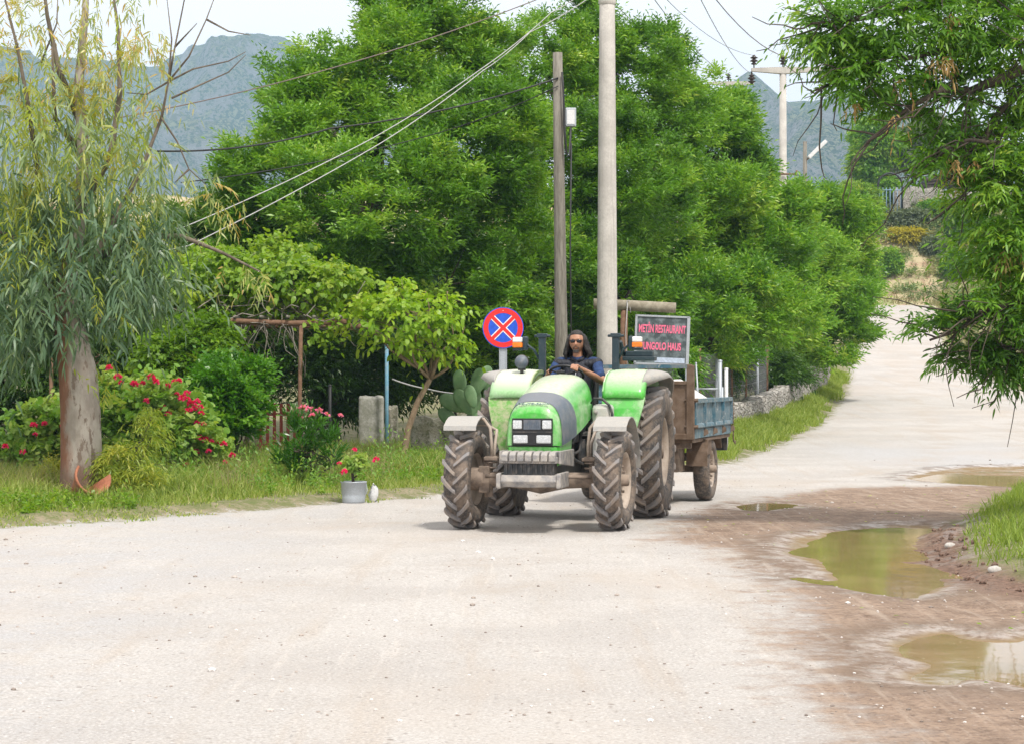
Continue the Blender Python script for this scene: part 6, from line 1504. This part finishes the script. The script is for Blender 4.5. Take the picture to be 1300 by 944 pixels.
fol.build('withered_leaves', LM['dead'], rt)

# ------------------------------------------------ the far bank
def ray(px, y):
    Yq = np.arange(95, 230, .25); Xq = (px - 650) * Yq / F; zr = EYE + (HZ - y) * Yq / F; hh = H(Xq, Yq); k = np.nonzero(hh >= zr)[0]
    return float(Yq[k[0]]) if len(k) else 178.0
def fb(px, y, Y, rx, ry): return B(px, y, Y, rx, ry)
FK = dict(tw=18, nl=7, L=.36, W=.14, twl=.7, cr=.6)
tree('broadleaf_tree', 'distant dark tree on top of the bank left of the iron arch gate', 'tree', (P3(1105, 0, 184)[0], 184), [fb(1100, 215, 184, 20, 40), fb(1116, 180, 184, 26, 32), fb(1098, 178, 186, 18, 26)], 260, 'broad', 111, .2, tone=.5, **FK)
tree('olive_tree', 'distant grey-green olive tree behind the far stone wall and the gate', 'tree', (P3(1160, 0, 188)[0], 188), [fb(1160, 185, 188, 30, 26), fb(1145, 205, 188, 18, 16), fb(1180, 170, 189, 24, 26)], 240, 'oliv', 112, .2, tone=.5, **FK)
tree('conifer', 'distant bright green bush-like conifer behind the brushwood on the bank', 'tree', (P3(1205, 0, 187)[0], 187), [fb(1202, 200, 187, 22, 22), fb(1225, 190, 187, 22, 30)], 200, 'citrus', 113, .2, tone=.5, **FK)
for k, (q, lb, lf) in enumerate((((1128, 262, 176, 16, 26), 'mid-green bush climbing the left end of the far stone wall', 'broad'), ((1100, 290, 172, 22, 36), 'pale green bush at the left foot of the far bank', 'vine'), ((1158, 286, 172, 24, 12), 'grey-green low bush on the far bank under the stone wall', 'oliv'),
        ((1150, 308, 172, 22, 10), 'yellow flowering broom in the middle of the far bank', 'yel'), ((1190, 275, 176, 26, 12), 'green low bush right below the far stone wall', 'broad'), ((1185, 322, 170, 16, 12), 'small olive-green bush on the far bank right of the yellow broom', 'oliv'), ((1225, 300, 165, 26, 26), 'tall rough bush at the right of the far bank', 'broad'), ((1130, 345, 169, 12, 20), 'small bush at the foot of the far bank next to the road bend', 'broad'), ((1215, 350, 160, 20, 20), 'rough bush beside the right edge of the far road', 'broad'), ((1245, 400, 140, 24, 20), 'rough green bush beyond the right edge of the road', 'broad'), ((1075, 250, 178, 24, 30), 'broad green bush left of the far bank', 'vine'))):
    Yr = ray(q[0], q[1]); bb = fb(q[0], q[1], Yr, q[3], q[4]); bb = (bb[0], bb[1], hz(bb[0], bb[1]) + bb[5] * .45, *bb[3:]); tree('bush', lb, 'bush', (bb[0], bb[1]), [bb], 110, lf, 120 + k, .06, fork=.2, limbs=1, tone=.5, tw=14, nl=6, L=.26, W=.11, twl=.40, cr=.35, sub=2)

f = Fol(160); rgb = f.rng; pts_ = []
for q in range(900):
    px = rgb.uniform(1085, 1300); yy = rgb.uniform(258, 392)
    if rgb.random() > (.6 if yy < 305 else .18): continue
    Yr = ray(px, yy + 2)
    if Yr < 100: continue
    X_ = (px - 650) * Yr / F
    if X_ < rr(Yr) + .4 and Yr < 167.5: continue
    pts_.append((X_, Yr, hz(X_, Yr)))
P = np.array(pts_); I = np.repeat(np.arange(len(P)), 26); T = unit(np.array([0, 0, .8]) + rgb.normal(size=(len(I), 3)) * .7); ti = np.clip(.45 + rgb.normal(size=len(P)) * .25, 0, 1)[I]
f.twigs(P[I] + rgb.normal(size=(len(I), 3)) * np.array([.35, .35, .12]) + np.array([0, 0, .15]), T, .5, 5, .24, .10, ti, 'd', .2, .9, .2, .6)
tag(f.build('scrub', leafmat('bank_scrub', [(0, (.10, .17, .05)), (.4, (.21, .30, .09)), (.7, (.38, .38, .17)), (1, (.50, .40, .24))], .3)), 'low mixed scrub covering the slope of the far bank', 'scrub', kind='stuff')
# ------------------------------------------------ grass
def blades(name, label, cat, x, y, h, w, mat, tint, seed=1, zoff=-.01, lean=.35):
    rng = np.random.default_rng(seed); n = len(x); z = H(x, y) + zoff
    P = np.stack([x, y, z], 1); a = rng.uniform(0, 2 * math.pi, n); side = np.stack([np.cos(a), np.sin(a), np.zeros(n)], 1); D = unit(np.stack([rng.normal(size=n) * lean, rng.normal(size=n) * lean, np.ones(n)], 1))
    bend = rng.normal(size=(n, 3)) * .25; bend[:, 2] = -np.abs(bend[:, 2]) * .4
    h = h[:, None]; w = w[:, None] if hasattr(w, '__len__') else w
    v = np.stack([P - side * w / 2, P + side * w / 2, P + D * h * .55 + side * w * .35, P + D * h + bend * h, P + D * h * .55 - side * w * .35], 1)
    pat = np.array([0, 1, 2, 4, 4, 2, 3]); Lp = ((np.arange(n) * 5)[:, None] + pat).ravel(); St = ((np.arange(n) * 7)[:, None] + np.array([0, 4])).ravel(); To = np.tile([4, 3], n)
    return tag(np_mesh(name, v.reshape(-1, 3), Lp, St, To, mat, None, {'tint': np.repeat(np.clip(tint, 0, 1), 5)}), label, cat, kind='stuff')
rng = np.random.default_rng(5)
n = 230000; y = rng.uniform(22.5, 42, n) ; x = rng.uniform(-11, 3.5, n)
d = rl(y) - x; edge = d + (fbm(x * 1.6, y * 1.6, 4, 2) - .5) * 2.6
dens = sst(.0, .55, edge) * (.35 + .65 * sst(.3, .55, fbm(x * 1.1, y * 1.1, 3, 6)))
dens *= np.where((np.abs(d - 1.7 - (y - 30) * .05) < .22) & (y > 28.3) & (x > -3.2), .1, 1)
k = rng.random(n) < dens; x, y, d = x[k], y[k], d[k]
h = (.05 + .40 * fbm(x * .8, y * .8, 3, 8) ** 1.6 * sst(.3, 2.0, d) + .12 * sst(.8, 3.0, d)) * rng.uniform(.5, 1.4, len(x)); tn = .35 + .5 * (fbm(x * .6, y * .6, 3, 12) - .35) + rng.normal(size=len(x)) * .24
blades('garden_grass', 'uneven green and yellowish grass of the garden left of the road', 'grass', x, y, h, .011 + .008 * rng.random(len(x)), LM['grass'], tn, 2)
# seed heads and tall weeds
n = 26000; y = rng.uniform(28, 40, n); x = rng.uniform(-9, 0, n); d = rl(y) - x; k = (d > 1.4) & (rng.random(n) < sst(.45, .65, fbm(x * .9, y * .9, 3, 31))); x, y = x[k], y[k]
blades('wild_oats', 'thin dry seed stalks standing over the garden grass', 'grass', x, y, .35 + .25 * rng.random(len(x)), .006 + 0 * x, LM['dry'], .5 + .3 * rng.random(len(x)), 3, lean=.15)
n = 60000; y = rng.uniform(17, 34, n); x = rng.uniform(4, 14, n); s_ = isle_s(x, y); k = rng.random(n) < sst(-.05, -.4, s_); x, y, s_ = x[k], y[k], s_[k]
blades('isle_grass', 'fresh grass on the muddy verge at the right by the big puddle', 'grass', x, y, (.08 + .16 * fbm(x, y, 3, 4)) * rng.uniform(.6, 1.3, len(x)), .010 + .006 * rng.random(len(x)), LM['grass'], .30 + rng.normal(size=len(x)) * .15, 4)
n = 90000; y = 40 + 50 * rng.random(n); x = rl(y) - rng.uniform(-.3, 2.4, n); d = rl(y) - x; dd = d + (fbm(x * 1.2, y * 1.2, 3, 15) - .5) * 1.0; k = rng.random(n) < sst(.1, .6, dd); x, y = x[k], y[k]
blades('verge_grass', 'grass on the verge between the low stone wall and the road', 'grass', x, y, (.10 + .22 * fbm(x * .7, y * .7, 3, 4)) * rng.uniform(.6, 1.3, len(x)), .018 + .01 * rng.random(len(x)), LM['grass'], .45 + rng.normal(size=len(x)) * .15, 5)
n = 60000; y = rng.uniform(100, 182, n); x = rng.uniform(22, 46, n); b_ = np.maximum(x - rr(y), y - 167); k = (b_ > .2) & (b_ < 15) & (rng.random(n) < .25 + .75 * sst(.4, .6, fbm(x * .25, y * .25, 3, 19))); x, y = x[k], y[k]
blades('bank_grass', 'dry yellowish grass on the far bank', 'grass', x, y, rng.uniform(.3, .8, len(x)), .07 + 0 * x, LM['dry'], np.clip(.1 + 1.2 * (fbm(x * .2, y * .2, 3, 23) - .25), 0, 1), 6, lean=.5)
# low broad weeds
f = Fol(140); n = 1700; y = f.rng.uniform(24, 38, n); x = f.rng.uniform(-9, 0, n); d = rl(y) - x; k = (d > .5) & (f.rng.random(n) < sst(.4, .6, fbm(x * .7, y * .7, 3, 33))); x, y = x[k], y[k]; n = len(x)
P = np.stack([x, y, H(x, y)], 1); I = np.repeat(np.arange(n), 7); T = unit(np.array([0, 0, .9]) + f.rng.normal(size=(len(I), 3)) * .5); f.twigs(P[I], T, .22, 5, .07, .035, np.clip(.35 + f.rng.normal(size=len(I)) * .15, 0, 1), 'd', .2, .9, .2, .9)
tag(f.build('weeds', LM['vine']), 'low broad-leaved weeds scattered in the garden grass', 'weeds', kind='stuff')
f = Fol(141); n = 700; y = f.rng.uniform(28.5, 37, n); x = f.rng.uniform(-8, -.8, n); d = rl(y) - x; k = (d > 1.0) & (f.rng.random(n) < sst(.42, .62, fbm(x * 1.0, y * 1.0, 3, 63))); x, y = x[k], y[k]; n = len(x)
P = np.stack([x, y, H(x, y)], 1); I = np.repeat(np.arange(n), 6); T = unit(np.array([0, 0, 1.3]) + f.rng.normal(size=(len(I), 3)) * .35); sc_i = f.rng.uniform(.2, .62, n)[I]; f.twigs(P[I] + f.rng.normal(size=(len(I), 3)) * np.array([.06, .06, 0]), T, sc_i, 9, .085, .026, np.clip(.45 + f.rng.normal(size=len(I)) * .2, 0, 1), 'd', .15, .7, .2, .6)
tag(f.build('tall_weeds', LM['ger']), 'taller leafy weed stalks among the garden grass', 'weeds', kind='stuff')
# fallen leaves and loose stones
f = Fol(150); n = 260; x = f.rng.uniform(2.0, 8.5, n); y = f.rng.uniform(11, 34, n); k = (sdf(MUD, x, y) < 0) & (pud_s(x, y) > .1); x, y = x[k], y[k]; n = len(x)
a = f.rng.uniform(0, 6.28, n); f.leaves(np.stack([x, y, H(x, y) + .012], 1), np.stack([np.cos(a), np.sin(a), .1 + 0 * a], 1), .055, .022, f.rng.random(n), 'd', .0, 3)
tag(f.build('fallen_leaves', LM['mulb']), 'small yellow and green leaves fallen on the red mud', 'leaves', kind='stuff')
m = MB(); rg = random.Random(12)
ico = [(0, 0, 1), (.89, 0, .45), (.28, .85, .45), (-.72, .53, .45), (-.72, -.53, .45), (.28, -.85, .45), (.72, .53, -.3), (-.28, .85, -.3), (-.89, 0, -.3), (-.28, -.85, -.3), (.72, -.53, -.3)]
icf = [(0, 1, 2), (0, 2, 3), (0, 3, 4), (0, 4, 5), (0, 5, 1), (1, 6, 2), (2, 7, 3), (3, 8, 4), (4, 9, 5), (5, 10, 1), (6, 7, 2), (7, 8, 3), (8, 9, 4), (9, 10, 5), (10, 6, 1)]
N_ = 3600; ys = 10.5 + 32 * np.random.default_rng(3).random(N_) ** 1.3; xs = (np.random.default_rng(4).random(N_) * 1500 - 100 - 650) * ys / F
pdq = pud_s(xs, ys); zs = H(xs, ys)
for i in range(N_):
    if rl(ys[i]) - xs[i] > .4 or pdq[i] < .0: continue
    wgt = .1 + 1.2 * float(vn(np.array([xs[i] * .8]), np.array([ys[i] * .5]), 9)[0]) ** 2
    if rg.random() > wgt: continue
    s_ = rg.uniform(.004, .011) * (1 + (rg.random() < .06) * 1.6); q = Matrix.Rotation(rg.uniform(0, 6.3), 3, 'Z')
    m.add([q @ Vector((a * s_ * rg.uniform(.9, 1.5), b_ * s_, c_ * s_ * .7)) + Vector((xs[i], ys[i], zs[i] + s_ * .2)) for a, b_, c_ in ico], icf)
t = NT('loose_stone'); gi = t.new('ShaderNodeNewGeometry'); GRV = t.pbr(t.ramp(gi.outputs['Random Per Island'], [(0, (.16, .13, .11)), (.45, (.38, .33, .29)), (1, (.66, .64, .62))]), .9)
tag(m.build('loose_gravel', GRV, recalc=False), 'small loose stones scattered over the dirt road', 'gravel', kind='stuff')
# clods of turned mud at the lip of the isle
m = MB(); rg2 = np.random.default_rng(9); cnt = 0
while cnt < 170:
    x = rg2.uniform(3.6, 8); y = rg2.uniform(15, 23.5); s0 = float(isle_s(np.array([x]), np.array([y]))[0])
    if abs(s0 - .12) > .25 * rg2.random() + .05 or x > 8 : continue
    s_ = .008 + .03 * rg2.random() ** 2.5; zz = hz(x, y)
    m.add([Vector((a * s_ * rg2.uniform(.7, 1.3), b_ * s_ * rg2.uniform(.7, 1.3), c_ * s_ * rg2.uniform(.6, 1.1))) + Vector((x, y, zz + s_ * .4)) for a, b_, c_ in ico], icf); cnt += 1
t = NT('wet_clods'); n = t.noise(20, 5, .7, t.obj()); tag(m.build('mud_clods', t.pbr(t.mix(t.sstep(n, .35, .6), (.085, .05, .035), (.20, .125, .09)), .7, 0, t.bump(n, .6, .02)), recalc=False), 'dark clods of turned-up mud between the puddle and the grass', 'mud', kind='stuff')
